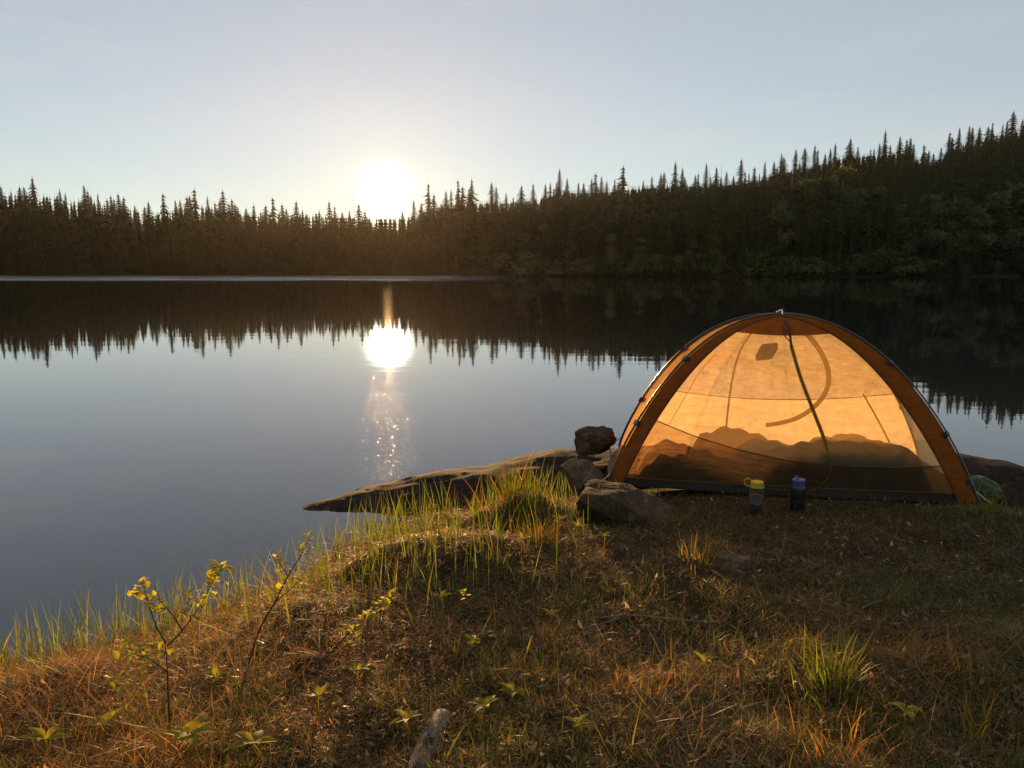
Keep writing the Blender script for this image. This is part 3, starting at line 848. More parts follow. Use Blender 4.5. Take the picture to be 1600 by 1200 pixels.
def tent_out(P, m=0.0):
    q = P - np.array(TC_XY[0]); u = q @ np.array(TC_XY[1]); v = q @ np.array(TC_XY[2])
    return (np.abs(u) > TL / 2 + m) | (np.abs(v) > TW / 2 + m)
def sample_land(n, rmin=1.75, rmax=7.2, half=43, sdmin=-0.06, pw=1.0):
    out = []
    tot = 0
    while tot < n:
        m = n * 2
        inv = rng.uniform(1 / rmax ** pw, 1 / rmin ** pw, m); r = (1 / inv) ** (1 / pw); a = rng.uniform(R(-half), R(half), m)
        P = np.stack([r * np.sin(a), r * np.cos(a)], 1)
        P = P[(poly_sd(P) > sdmin) & tent_out(P, -0.02)]
        out.append(P); tot += len(P)
    return np.concatenate(out)[:n]
def slabmask(P, z):
    return np.array([slab_z(x, y) < zz + 0.01 if yy_ > 4.2 else True for (x, y), zz, yy_ in zip(P, z, P[:, 1])])
def pal(n, cols, weights, jit=0.25):
    c = np.array(cols)[rng.choice(len(cols), n, p=np.array(weights) / sum(weights))]
    return c * (1 + jit * rng.standard_normal((n, 1))).clip(.4, 1.8)
def turf_noise(P):   # random turf tone; shade on the tent side is painted into the straw
    return vfbm(P[:, 0], P[:, 1], 1.3, 3, 3)

def dead_grass():
    parts = []
    # matted straw
    P = sample_land(165000); z = ground_z(P); k = slabmask(P, z) & (z > -0.03); P, z = P[k], z[k]; n = len(P)
    red = np.clip(0.55 - 0.22 * (P[:, 0] - 0.2) + 1.2 * vfbm(P[:, 0], P[:, 1], 1.6, 3, 4), 0, 1)  # straw turns greyer and darker to the right, shade put into its colour
    ca = pal(n, [(.31, .18, .055), (.24, .125, .036), (.38, .25, .095), (.17, .08, .024)], [3, 3, 2, 2])
    cb = pal(n, [(.20, .15, .08), (.14, .11, .06), (.28, .22, .13), (.08, .075, .035)], [3, 3, 1, 3])
    col = ca * red[:, None] + cb * (1 - red[:, None])
    ln = rng.gamma(3.2, .019, n).clip(.02, .20); wd = rng.uniform(.0012, .0028, n)
    patch = np.clip(.75 + 1.6 * vfbm(P[:, 0], P[:, 1], 2.0, 3, 5), .35, 1.3); ln *= patch; near_t = ~tent_out(P, .5); ln[near_t] *= .6
    lean = rng.normal(1.22, .32, n).clip(.1, 1.75); curl = rng.normal(.5, .7, n)
    B = np.column_stack([P, z + rng.uniform(0, .03, n)])
    parts.append(ribbons(B, rng.uniform(0, 2 * np.pi, n), ln, wd, lean, curl, 4, col, rng.uniform(0, 2 * np.pi, n)))
    # long strands combed over the tussocks on the shore side
    P = sample_land(26000, half=43); sd = poly_sd(P); keep = (sd < 1.5 * rng.random(len(P)) ** 1.5 + .15); P = P[keep]; z = ground_z(P)
    k = slabmask(P, z) & (z > -0.02); P, z = P[k], z[k]; n = len(P)
    col = pal(n, [(.42, .23, .06), (.29, .14, .036), (.5, .34, .12), (.19, .08, .024)], [3, 3, 1.5, 2])
    ln = rng.uniform(.09, .26, n); wd = rng.uniform(.0014, .0028, n)
    lean = rng.normal(1.05, .3, n).clip(.1, 1.5); curl = rng.normal(1.0, .4, n)
    B = np.column_stack([P, z])
    parts.append(ribbons(B, rng.normal(2.4, 1.3, n), ln, wd, lean, curl, 6, col, rng.uniform(0, 2 * np.pi, n)))
    V, F, C = merge(parts)
    o = mesh_obj("dry_grass", V, F, M_STRAW, colors=C); tag(o, "matted dry brown grass covering the bank", "grass", kind='stuff')
dead_grass()

def green_grass():
    parts = []
    P = sample_land(105000); g = vfbm(P[:, 0], P[:, 1], 1.9, 4, 2); P = P[(g > -0.06 + .1 * rng.standard_normal(len(P)))]
    z = ground_z(P); k = slabmask(P, z) & (z > 0.0); P, z = P[k], z[k]; n = len(P)
    col = pal(n, [(.07, .10, .02), (.11, .13, .028), (.05, .07, .02), (.15, .14, .035)], [3, 3, 2, 1])
    ln = rng.gamma(3, .014, n).clip(.015, .13); wd = rng.uniform(.0014, .0032, n)
    lean = rng.normal(.45, .35, n).clip(0, 1.3)
    parts.append(ribbons(np.column_stack([P, z]), rng.uniform(0, 6.28, n), ln, wd, lean, rng.normal(.5, .4, n), 3, col, rng.uniform(0, 6.28, n)))
    V, F, C = merge(parts)
    o = mesh_obj("short_grass", V, F, M_GRASS, colors=C); tag(o, "short green grass growing through the dry turf", "grass", kind='stuff')
green_grass()

def shore_blades():
    n0 = 5200
    # along the shoreline, within 0.45 m of the edge, with thin and thick stretches
    P = sample_land(60000, rmin=2.3, rmax=7, sdmin=-.20); sd = poly_sd(P)
    clump = vfbm(P[:, 0], P[:, 1], 3.2, 3, 1)
    keep = (np.abs(sd - .05) < .30 * rng.random(len(P))) & (clump > -.04 + .06 * rng.standard_normal(len(P)))
    P = P[keep][:3300]
    # on the hummocks
    extra = []
    for (px, py), s, m in (((805, 790), .16, 150), ((720, 800), .16, 130), ((640, 830), .2, 150), ((560, 860), .16, 120), ((700, 850), .25, 120), ((600, 900), .25, 80), ((850, 830), .2, 60), ((870, 775), .16, 90), ((470, 930), .22, 60), ((660, 900), .3, 50), ((250, 1060), .4, 60)):
        q = on_ground(px, py); extra.append(rng.normal((q.x, q.y), s, (m, 2)))
    P = np.concatenate([P] + extra); P = P[(poly_sd(P) > -.13) & (P[:, 1] < 5.6)]; z = np.maximum(ground_z(P), -.12); k = slabmask(P, z); P, z = P[k], z[k]; n = len(P)
    col = pal(n, [(.10, .15, .02), (.14, .18, .03), (.07, .10, .02), (.2, .17, .04)], [3, 3, 2, 1])
    ln = rng.uniform(.08, .30, n) * rng.choice([.6, 1, 1.15], n); wd = rng.uniform(.003, .0062, n)
    lean = np.abs(rng.normal(.0, .16, n)); curl = rng.normal(.25, .2, n)
    V, F, C = ribbons(np.column_stack([P, z - .01]), rng.uniform(0, 6.28, n), ln, wd, lean, curl, 5, col, rng.uniform(0, 6.28, n), tipcol=col * np.array([1.3, 1.15, .8]))
    o = mesh_obj("shore_grass", V, F, M_GRASS, colors=C); tag(o, "tall green grass blades along the water's edge", "grass", kind='stuff')
shore_blades()

def litter():
    P = sample_land(6000); z = ground_z(P); k = slabmask(P, z) & (z > .02); P, z = P[k], z[k]; n = len(P)
    col = pal(n, [(.30, .2, .11), (.2, .11, .05), (.38, .32, .25), (.12, .06, .03)], [3, 3, 1, 3])
    V, F, C = ribbons(np.column_stack([P, z + rng.uniform(.005, .03, n)]), rng.uniform(0, 6.28, n), rng.uniform(.012, .035, n), rng.uniform(.008, .018, n), rng.normal(1.2, .4, n), rng.normal(.3, .6, n), 3, col, rng.uniform(0, 6.28, n))
    o = mesh_obj("leaf_litter", V, F, M_STRAW, colors=C); tag(o, "dead leaves scattered over the turf", "leaves", kind='stuff')
litter()

def tuft(px, py, n, h, spread, cols, label):
    q = on_ground(px, py); P = rng.normal((0, 0), spread, (n, 2)); z = ground_z(P + np.array([q.x, q.y])) - q.z
    col = pal(n, cols, [1] * len(cols))
    V, F, C = ribbons(np.column_stack([P, z]), np.arctan2(P[:, 1], P[:, 0]) + rng.normal(0, .6, n), rng.uniform(.4, 1, n) * h, rng.uniform(.0025, .005, n),
                      np.abs(rng.normal(.2, .2, n)), rng.normal(.5, .35, n), 5, col, rng.uniform(0, 6.28, n), tipcol=col * np.array([1.3, 1.1, .8]))
    o = mesh_obj("grass_tuft", V, F, M_GRASS, colors=C); o.location = q
    tag(o, label, "grass tuft", "grass tufts")
GC = [(.09, .13, .025), (.13, .17, .03), (.06, .09, .02)]; DC = [(.3, .15, .04), (.24, .11, .03), (.16, .13, .04)]
tuft(1300, 1075, 150, .17, .05, GC, "lush green grass tuft alone on the turf, midway below the tent's dark edge")
tuft(1538, 800, 60, .13, .04, GC, "bright green grass tuft at the tent's corner peg under the green sack")
tuft(1020, 770, 26, .20, .03, GC, "sparse tall grass tuft rising before the lower net wall, behind the big boulder")
tuft(805, 775, 110, .30, .07, GC + DC, "tall tousled grass tuft on the hummock before the rock slab")
tuft(1095, 880, 90, .12, .06, DC + GC, "low yellowish grass tuft lit by the sun beside the small rounded stone")
tuft(1300, 1190, 70, .16, .06, DC, "straw-coloured grass tuft at the bottom edge below the lush green tuft")
tuft(840, 845, 90, .15, .05, DC, "reddish dry grass tuft between the hummock and the big boulder")
tuft(1535, 1160, 80, .14, .05, DC + GC, "olive grass tuft in the lower corner farthest from the lake")
tuft(1010, 1080, 60, .10, .04, DC, "small orange grass tuft below the long thin stick")

# leafy twigs --------------------------------------------------------------
def leaf_geo(p, d, ln, wd, up=Vector((0, 0, 1)), fold=.25, droop=.3):
    d = Vector(d).normalized(); s = d.cross(up); s = s.normalized() if s.length > 1e-3 else Vector((1, 0, 0)); n = s.cross(d)
    V, F = [], []; prof = [0.06, .55, .95, .9, .5, 0.02]
    m = len(prof)
    for i, w in enumerate(prof):
        t = i / (m - 1); c = Vector(p) + d * (ln * t) - n * (droop * ln * t * t)
        V += [c - s * (w * wd) + n * (fold * w * wd), c, c + s * (w * wd) + n * (fold * w * wd)]
    for i in range(m - 1):
        a = 3 * i; F += [(a, a + 1, a + 4, a + 3), (a + 1, a + 2, a + 5, a + 4)]
    return V, F
def sapling(px_lines, leaf_spots, base, label, seed, leafsize=.026, r0=.004):
    """px_lines: list of polylines (px,py,dy): dy = offset towards/away in metres from the base"""
    r = random.Random(seed)
    root = empty("sapling", base); tag(root, label, "sapling", "leafy saplings on the bank")
    def W(q): return at_y(q[0], q[1], base.y + (q[2] if len(q) > 2 else 0)) - base
    for i, ln in enumerate(px_lines):
        pts = [W(q) for q in ln]
        if i == 0: pts[0] = Vector((0, 0, -.03))
        pts = catmull(pts, 6)
        rad = [r0 * (1 if i == 0 else .6) * (1 - .75 * k / (len(pts) - 1)) for k in range(len(pts))]
        mesh_obj("stem" if i == 0 else "twig", *tube(pts, rad, 6), M_TWIG, root, smooth=True)
    for (px, py, dy, cnt, rad) in leaf_spots:
        geo = []; c = W((px, py, dy))
        for k in range(int(cnt * 1.7)):
            off = Vector((r.gauss(0, rad), r.gauss(0, rad), r.gauss(0, rad))); dv = Vector((r.gauss(0, 1), r.gauss(0, 1), r.uniform(-.2, 1.2)))
            geo.append(leaf_geo(c + off, dv, leafsize * 1.0 * r.uniform(.6, 1.25), leafsize * .36 * r.uniform(.8, 1.3), fold=r.uniform(.1, .5), droop=r.uniform(0, .4)))
        mesh_obj("leaves", *join_geo(geo), M_LEAF, root, smooth=True)
b1 = on_ground(268, 1170)
sapling([[(268, 1170), (264, 1110), (261, 1040), (258, 1005)], [(261, 1010), (285, 985), (310, 950), (335, 905), (347, 884)], [(259, 1005), (243, 975), (228, 930), (224, 912)],
         [(285, 985), (268, 958), (250, 938), (241, 912)], [(262, 1050), (235, 1030), (200, 1020)]],
        [(345, 886, 0, 9, .012), (335, 903, 0, 8, .014), (322, 930, 0, 7, .014), (305, 955, 0, 5, .014), (224, 915, 0, 6, .012), (230, 938, 0, 6, .014), (215, 925, 0, 4, .012),
         (241, 955, 0, 5, .014), (205, 1022, 0, 7, .02), (222, 1030, 0, 6, .02), (190, 1010, 0, 4, .014), (300, 935, 0, 3, .01), (238, 1010, 0, 5, .02), (205, 1080, .05, 6, .03), (180, 1065, .05, 5, .02)],
        b1, "dark forked sapling with yellow-green leaves, nearest the water's lower corner", 3, .026)
b2 = on_ground(385, 1040)
sapling([[(385, 1040), (405, 985), (430, 940), (450, 900), (470, 868), (482, 842)], [(450, 900), (440, 885), (434, 872)], [(430, 940), (455, 920), (470, 905)]],
        [(481, 845, 0, 7, .010), (470, 862, 0, 5, .010), (434, 876, 0, 7, .012), (440, 892, 0, 5, .012), (466, 908, 0, 10, .022), (412, 930, 0, 5, .014), (447, 920, 0, 5, .018)],
        b2, "thin slanting sapling with small leaves, against the lake below the slab tip", 5, .024)
b3 = on_ground(500, 1030)
sapling([[(500, 1030), (530, 1005), (555, 980), (580, 955), (612, 932)], [(555, 980), (548, 985), (545, 990)]],
        [(612, 934, 0, 6, .010), (602, 940, 0, 6, .010), (590, 948, 0, 6, .012), (578, 960, 0, 5, .010), (570, 968, 0, 5, .010), (552, 985, 0, 7, .012), (548, 1005, 0, 3, .01)],
        b3, "leafy twig with bright yellow leaves slanting over the dark hummock", 8, .030)
b4 = on_ground(742, 1030)
sapling([[(742, 1030), (745, 1000), (738, 950), (728, 925)], [(745, 1002), (735, 1000)]], [(742, 1003, 0, 7, .014), (728, 928, 0, 3, .008)], b4, "single thin stalk with one leaf whorl halfway up, in the middle of the bank", 10, .03, .0025)

# herb seedlings with a few pointed leaves ------------------------------------
def sprout(px, py, h, nl, size, label, seed, tilt=.0):
    r = random.Random(seed); q = on_ground(px, py)
    root = empty("seedling", q, r.uniform(0, 6)); tag(root, label, "plant", "seedlings on the bank")
    top = Vector((tilt * h, 0, h))
    mesh_obj("stem", *tube(catmull([(0, 0, -.02), (tilt * h * .2, .004, h * .5), top], 4), [.002] * 8 + [.0014], 6), M_LEAF, root, smooth=True)
    a0 = r.uniform(0, 6)
    for k in range(nl):
        a = a0 + k * 2 * math.pi / nl + r.uniform(-.3, .3)
        V, F = leaf_geo(top, (math.cos(a), math.sin(a), r.uniform(.3, 1.1)), size * r.uniform(.75, 1.2), size * .22, fold=.3, droop=.35)
        mesh_obj("leaf", V, F, M_LEAF, root, smooth=True)
for i, (px, py, h, nl, s, lb) in enumerate([
    (312, 1195, .06, 5, .06, "bright yellow-green seedling with long leaves at the bottom edge below the forked sapling"),
    (285, 1185, .05, 4, .05, "broad-leaved seedling touching the forked sapling's base"),
    (408, 1195, .05, 4, .06, "seedling with pointed spread leaves at the bottom edge, second from the forked sapling"),
    (820, 866, .05, 4, .055, "pale seedling with two upturned leaves on the reddish turf before the hummock"),
    (900, 845, .06, 5, .05, "seedling with a leafy top close to the big boulder"),
    (945, 868, .07, 4, .035, "small bright seedling at the foot of the big boulder"),
    (872, 832, .05, 4, .04, "seedling just before the dry tuft by the hummock"),
    (800, 1105, .04, 5, .04, "flat yellow seedling alone in the middle of the dark turf"),
    (752, 1140, .05, 5, .045, "seedling with upturned leaves beside the birch log's broken end"),
    (637, 1165, .05, 5, .04, "seedling growing against the lakeward side of the birch log"),
    (1412, 1150, .05, 3, .05, "lone seedling with yellow tips under the lush green tuft"),
    (500, 1120, .05, 4, .04, "small seedling between the yellow leafy twig and the birch log"),
    (690, 960, .05, 4, .04, "seedling on the shaded near side of the mid-bank hummock"),
    (860, 985, .04, 4, .035, "little yellow seedling lakeward of the long thin stick's fork"),
    (1105, 1060, .04, 4, .035, "little seedling between the long thin stick and the forked stick"),
    (330, 1090, .05, 5, .045, "seedling beside the thin stem of the forked sapling, towards the hummock"),
    (905, 1160, .04, 5, .035, "low seedling near the straight thin blade at the bottom edge"),
    (75, 1190, .05, 4, .05, "broad green seedling in the corner nearest the water's bottom end"),
    (160, 1165, .04, 5, .05, "seedling between the corner and the forked sapling"),
    (560, 1080, .05, 4, .04, "small seedling below the yellow leafy twig"),
    (640, 875, .07, 4, .04, "seedling on the crest of the rounded shore hummock")]):
    sprout(px, py, h * 1.35, nl + 1, s * 1.25, lb, 40 + i, random.Random(i).uniform(-.3, .3))
# single broad green blades standing out of the turf
def blade(px, py, ln, wd, label, lean, head):
    q = on_ground(px, py)
    V, F, C = ribbons(np.array([(0, 0, -.01)]), np.array([head]), np.array([ln]), np.array([wd]), np.array([lean]), np.array([.25]), 6, np.array([(.17, .17, .03)]), np.array([1.2 if head > 1 else 1.8]) - 1.4)
    o = mesh_obj("grass", V, F, M_GRASS, colors=C); o.location = q; tag(o, label, "grass blade", "single broad blades")
blade(817, 1045, .13, .010, "short broad glowing blade standing alone in the middle of the turf", .15, 0)
blade(985, 1200, .17, .006, "straight thin blade at the bottom edge between the log and the forked stick", .03, 0)
blade(690, 1200, .15, .007, "yellow blade leaning over the birch log", .35, 0)
blade(650, 985, .13, .008, "blade curving out of the dark side of the mid-bank hummock", .25, 3.1)

# sticks and log ----------------------------------------------------------------
def stick(pxs, r, label, branches=(), mat=None, name="stick", lift=.02):
    base = on_ground(*pxs[0][:2]); root = empty(name, base); tag(root, label, name)
    def W(q):
        g = on_ground(q[0], q[1]); return g + Vector((0, 0, lift + (q[2] if len(q) > 2 else 0))) - base
    pts = catmull([W(q) for q in pxs], 5)
    mesh_obj("stem", *tube(pts, [r * (1 - .5 * i / len(pts)) for i in range(len(pts))], 7), mat or M_DEADWOOD, root, smooth=True)
    for br in branches:
        pp = catmull([W(q) for q in br], 5)
        mesh_obj("side_twig", *tube(pp, [r * .65 * (1 - .5 * i / len(pp)) for i in range(len(pp))], 6), mat or M_DEADWOOD, root, smooth=True)
stick([(1135, 981), (1090, 980), (1040, 976), (985, 971), (930, 974)], .006, "long thin grey stick lying across the turf, forked at one end", [[(985, 971), (950, 980), (915, 990), (905, 1002)]])
stick([(1068, 1150), (1064, 1132), (1056, 1118)], .008, "short forked bare stick lying on the dark turf near the bottom edge", [[(1068, 1142), (1085, 1136), (1105, 1132)]])
stick([(1112, 900), (1135, 915), (1158, 928)], .005, "short pale stick pointing away from the small rounded stone")
stick([(1552, 800, .02), (1575, 815, .02), (1598, 850, .0)], .0032, "bent dry stalk at the picture's edge beside the bright tuft", [[(1563, 808, .02), (1575, 795, .06), (1584, 782, .09)]], M_STALK)
stick([(1345, 960), (1362, 952), (1378, 948)], .004, "tiny pale stick in the bare turf below the bottles")
lb0 = on_ground(655, 1205); lb1 = on_ground(690, 1128)
lg = empty("birch_log", lb0); tag(lg, "broken birch log half buried in dry grass at the bottom edge", "log")
d = (lb1 - lb0); d.z = 0
pts = [Vector((0, 0, -.01)) - d * .8, Vector((0, 0, .0)), d * .35 + Vector((0, 0, .006)), d * .7 + Vector((0, 0, .008)), d + Vector((0, 0, .0))]
V, F = tube(catmull(pts, 5), .034, 16)
V = [v + Vector((0, 0, 1)) * .004 * noise.noise(v * 25) for v in V]
mesh_obj("trunk", V, F, M_BIRCHBARK, lg, smooth=True)
V, F = tube([d * 1.001, d * 1.04, d * 1.10 + Vector((.004, 0, -.005))], [.032, .026, .011], 14)
V = [v + Vector((noise.noise(v * 40), noise.noise(v * 37 + Vector((3, 0, 0))), noise.noise(v * 33))) * .012 for v in V]
mesh_obj("broken_end", V, F, M_DEADWOOD, lg, smooth=True)

# floating specks and added sun glitter ---------------------------------------------------------------
def specks():
    n = 5200; inv = rng.uniform(1 / 60, 1 / 4.4, n); r = 1 / inv; a = np.where(rng.random(n) < .5, rng.normal(R(-9), R(2.2), n), rng.uniform(R(-36), R(20), n))  # half the specks crowd below the sun, added as its glitter
    P = np.stack([r * np.sin(a), r * np.cos(a)], 1); k = poly_sd(P) < -.15; P = P[k]; r = r[k]; n = len(P)
    s = rng.uniform(.0006, .0017, n) * np.maximum(1, r * .14); tx = rng.normal(0, .05, n); ty = rng.normal(-.02, .06, n)
    V = []; F = []
    for (x, y), q, sx, sy in zip(P, s, tx, ty):
        o = len(V); z = .0015 + q * (abs(sx) + abs(sy))
        V += [(x + dx * q, y + dy * q, z + dx * q * sx + dy * q * sy) for dx, dy in ((-1, -.7), (1, -1), (.8, 1), (-1, .9))] + [(x, y, -.002)]
        F += [(o, o + 1, o + 2, o + 3), (o + 1, o, o + 4), (o + 2, o + 1, o + 4), (o + 3, o + 2, o + 4), (o, o + 3, o + 4)]
    ob = mesh_obj("pollen_glitter", V, F, M_GLITTER); tag(ob, "pale specks of pollen and fluff on the lake, many added as sun glitter", "pollen", kind='stuff')
def glitter_mat():
    m, t, o = new_mat("glinting pollen"); p = pri(t, (.42, .38, .28), .16, 1.0); p.inputs['IOR'].default_value = 1.9
    L(t, p.outputs[0], o.inputs['Surface']); return m
M_GLITTER = glitter_mat()
specks()

# ------------------------------------------------------------------ far shore
# outline of the treetops in the photograph: pixel column -> row
TOPS = [(-420, 270), (-200, 285), (-60, 282), (0, 290), (60, 288), (110, 297), (150, 300), (200, 308), (240, 322), (290, 308), (330, 308), (400, 322), (440, 318), (480, 322), (540, 324), (575, 326), (632, 326),
        (650, 318), (672, 302), (720, 294), (800, 294), (850, 286), (880, 277), (940, 277), (1000, 270), (1060, 268), (1150, 264), (1180, 258), (1200, 250), (1260, 238), (1300, 226), (1340, 220),
        (1400, 216), (1435, 232), (1455, 225), (1480, 205), (1520, 192), (1560, 184), (1600, 180), (1700, 165), (1850, 150), (2050, 140)]
def top_row(px): return float(np.interp(px, [t[0] for t in TOPS], [t[1] for t in TOPS]))
SHORE = [(-420, 232), (0, 236), (400, 238), (800, 232), (900, 205), (1000, 195), (1100, 190), (1300, 190), (1500, 196), (1600, 200), (2050, 190)]
def shore_d(px): return float(np.interp(px, [t[0] for t in SHORE], [t[1] for t in SHORE]))
RIDGE_OFF = [(-420, 30), (0, 26), (600, 26), (700, 40), (900, 80), (1200, 110), (1600, 135), (2050, 150)]
TREE_H = 19.0
def ridge_d(px): return shore_d(px) + float(np.interp(px, [t[0] for t in RIDGE_OFF], [t[1] for t in RIDGE_OFF]))
def elev(px, row):   # slope (z per metre of y) of the ray under a pixel
    q = ray(px, row); return q.z / q.y
def ridge_z(px):
    y = ridge_d(px); return max(0.6, CAMZ + elev(px, top_row(px)) * y - TREE_H * .98)
def px_of(x, y):
    return 800 + FPX * x / (y * math.cos(PITCH) + 1e-6)   # close enough at the horizon
def hill_z(x, y):
    px = min(2050, max(-420, px_of(x, y))); s, r = shore_d(px), ridge_d(px)
    if y < s: return -0.25 - (s - y) * .08
    rz = ridge_z(px)
    if y < r:
        t = (y - s) / (r - s); return 0.25 + (rz - .25) * (t ** .9) * (1 if t < 1 else 1)
    return max(0.5, rz - (y - r) * .06)
def hills():
    pxs = np.linspace(-420, 2050, 150); V = []; rows = [-.12, -.02, 0, .06, .15, .3, .45, .6, .75, .88, 1.0, 1.3, 1.8, 2.6, 3.4]
    for px in pxs:
        s, r = shore_d(px), ridge_d(px)
        for t in rows:
            y = s + (r - s) * t if t <= 1 else r + (t - 1) * 40
            x = (px - 800) / FPX * y * math.cos(PITCH)
            z = hill_z(x, y) + (noise.noise(Vector((x * .07, y * .07, 0))) * .8 if t > .1 else 0)
            V.append((x, y + (noise.noise(Vector((x * .09, 0, 3))) * 2.0 if t <= .06 else 0), z))
    n = len(rows); F = [(i * n + j, (i + 1) * n + j, (i + 1) * n + j + 1, i * n + j + 1) for i in range(len(pxs) - 1) for j in range(n - 1)]
    tag(mesh_obj("hills", V, F, M_FLOOR, smooth=True), kind='structure')
hills()

def spruce_geo(seed, H=19.0, Rb=2.2, levels=24, detail=True, ragged=.25):
    """overlapping skirts of drooping boughs, each a star of uneven tips, with loose sprays between"""
    r = random.Random(seed); V, F = [], []
    z0 = H * .05; lop = [1 + r.uniform(-ragged, ragged) for _ in range(8)]
    for l in range(levels):
        t = l / (levels - 1); z = z0 + (H * .985 - z0) * t ** .9
        rr = (Rb * (1 - t) ** .74 + .06) * (1 + r.uniform(-ragged, ragged) * .6)
        nb = max(6, int(11 - 4 * t)); a0 = r.uniform(0, 6.28); lift = H / levels * (1.1 + .5 * (1 - t))
        o = len(V); V.append(Vector((0, 0, z + lift)))
        for b in range(nb):
            a = a0 + b * 6.283 / nb; sec = lop[int((a % 6.283) / 6.284 * 8)]
            ln = rr * sec * r.uniform(.62, 1.2); a1 = a + r.uniform(-.12, .12)
            V.append(Vector((math.cos(a1) * ln, math.sin(a1) * ln, z - ln * r.uniform(.05, .35) + (.25 * ln if t > .75 else 0))))
            a2 = a + 3.1416 / nb; l2 = rr * r.uniform(.30, .55); V.append(Vector((math.cos(a2) * l2, math.sin(a2) * l2, z + lift * .35)))
            if detail:
                for q in range(2):
                    f = r.uniform(.5, .95); aa = a1 + r.choice((-1, 1)) * r.uniform(.12, .3); c = Vector((math.cos(a1) * ln * f, math.sin(a1) * ln * f, z + lift * .25 * (1 - f)))
                    pend = c + Vector((math.cos(aa) * ln * .22, math.sin(aa) * ln * .22, -ln * r.uniform(.08, .3)))
                    V += [c, pend, c + Vector((math.cos(a1), math.sin(a1), -.1)) * ln * .16]
        # faces: walk the ring, skipping the loose sprays
        step = 2 + (6 if detail else 0)
        for b in range(nb):
            i0 = o + 1 + b * step; i1 = o + 1 + ((b + 1) % nb) * step
            F += [(o, i0, i0 + 1), (o, i0 + 1, i1)]
            if detail: F += [(i0 + 2, i0 + 3, i0 + 4), (i0 + 5, i0 + 6, i0 + 7)]
    o = len(V); V += [Vector((-.10, 0, H * .95)), Vector((.10, 0, H * .95)), Vector((0, .0, H * 1.01)), Vector((0, .10, H * .95))]; F += [(o, o + 1, o + 2), (o + 1, o + 3, o + 2), (o + 3, o, o + 2)]
    return V, F
def clump_geo(seed, H, Rb, n, zlo, shape, leaf=.55):
    """crown of many small leaf sprays"""
    r = random.Random(seed); V, F = [], []
    subs = [(Vector((r.uniform(-.75, .75) * Rb, r.uniform(-.75, .75) * Rb, 0)), r.uniform(zlo, .96), r.uniform(.28, .5)) for _ in range(16)]
    for _ in range(n):
        c, zt, sr = r.choice(subs); lim = shape(zt)
        p = Vector((c.x * lim, c.y * lim, zt * H)) + Vector((r.gauss(0, 1), r.gauss(0, 1), r.gauss(0, .9))) * (sr * Rb * .62 * (.45 + .55 * lim))
        p.z = min(p.z, H)
        d = Vector((r.gauss(0, 1), r.gauss(0, 1), r.gauss(-.2, .8))).normalized(); s = d.orthogonal().normalized(); ll = leaf * r.uniform(.5, 1.2)
        o = len(V); V += [p, p + d * ll * .5 + s * ll * .32, p + d * ll, p + d * ll * .5 - s * ll * .32]; F.append((o, o + 1, o + 2, o + 3))
    return V, F
def trunk_geo(H, r0, lean=0.0, seed=0, limbs=0):
    rr = random.Random(seed)
    pts = [Vector((lean * (t ** 1.5) * H + rr.uniform(-.05, .05), rr.uniform(-.05, .05), t * H - (.8 if t == 0 else 0))) for t in (0, .15, .35, .6, .85, 1)]
    parts = [tube(pts, [r0 * (1 - .85 * t) for t in (0, .15, .35, .6, .85, 1)], 7)]
    for k in range(limbs):
        t = rr.uniform(.35, .8); c = pts[0].lerp(pts[-1], t); a = rr.uniform(0, 6.28); ln = H * .16 * rr.uniform(.6, 1.2)
        parts.append(tube([c, c + Vector((math.cos(a), math.sin(a), .7)) * ln * .5, c + Vector((math.cos(a), math.sin(a), 1.0)) * ln], [r0 * .35, r0 * .22, r0 * .06], 5))
    return join_geo(parts)
def me_of(name, geo, mat, smooth=False):
    me = bpy.data.meshes.new(name); me.from_pydata([tuple(v) for v in geo[0]], [], geo[1]); me.update(); me.materials.append(mat)
    if smooth: me.polygons.foreach_set("use_smooth", np.ones(len(me.polygons), bool))
    return me
SPR = [(me_of("spruce_crown", spruce_geo(s, 19, rb, lv, True, rg), M_SPRUCE), me_of("spruce_trunk", trunk_geo(18.6, .2, 0, s), M_BARK, True))
       for s, rb, lv, rg in ((1, 2.3, 24, .22), (2, 1.9, 22, .35), (3, 2.9, 25, .25), (4, 2.3, 19, .5), (5, 1.6, 24, .4), (6, 2.6, 21, .55))]
PIN = [(me_of("pine_crown", clump_geo(s, 17, 2.4, 2200, .42, lambda z: 1.15 - abs(z - .62) * 1.7, .7), M_PINE), me_of("pine_trunk", trunk_geo(16, .22, .01, s, 7), M_BARK, True)) for s in (21, 22, 23)]
BIR = [(me_of("birch_crown", clump_geo(s, 14, rb, 3200, .2, lambda z: max(.15, 1.0 - max(0, z - .45) * 1.4), .6), M_BIRCH), me_of("birch_trunk", trunk_geo(13.2, .13, ln, s, 8), M_BIRCHBARK, True))
       for s, rb, ln in ((31, 2.6, .02), (32, 2.1, -.015), (33, 3.0, .03), (34, 2.3, 0))]
BSH = [(me_of("bush_crown", clump_geo(s, 4.2, 2.4, 900, .12, lambda z: max(.3, 1.0 - max(0, z - .5) * 1.2), .5), M_BIRCH), me_of("bush_stem", trunk_geo(3.2, .07, .02, s, 6), M_BARK, True)) for s in (41, 42)]
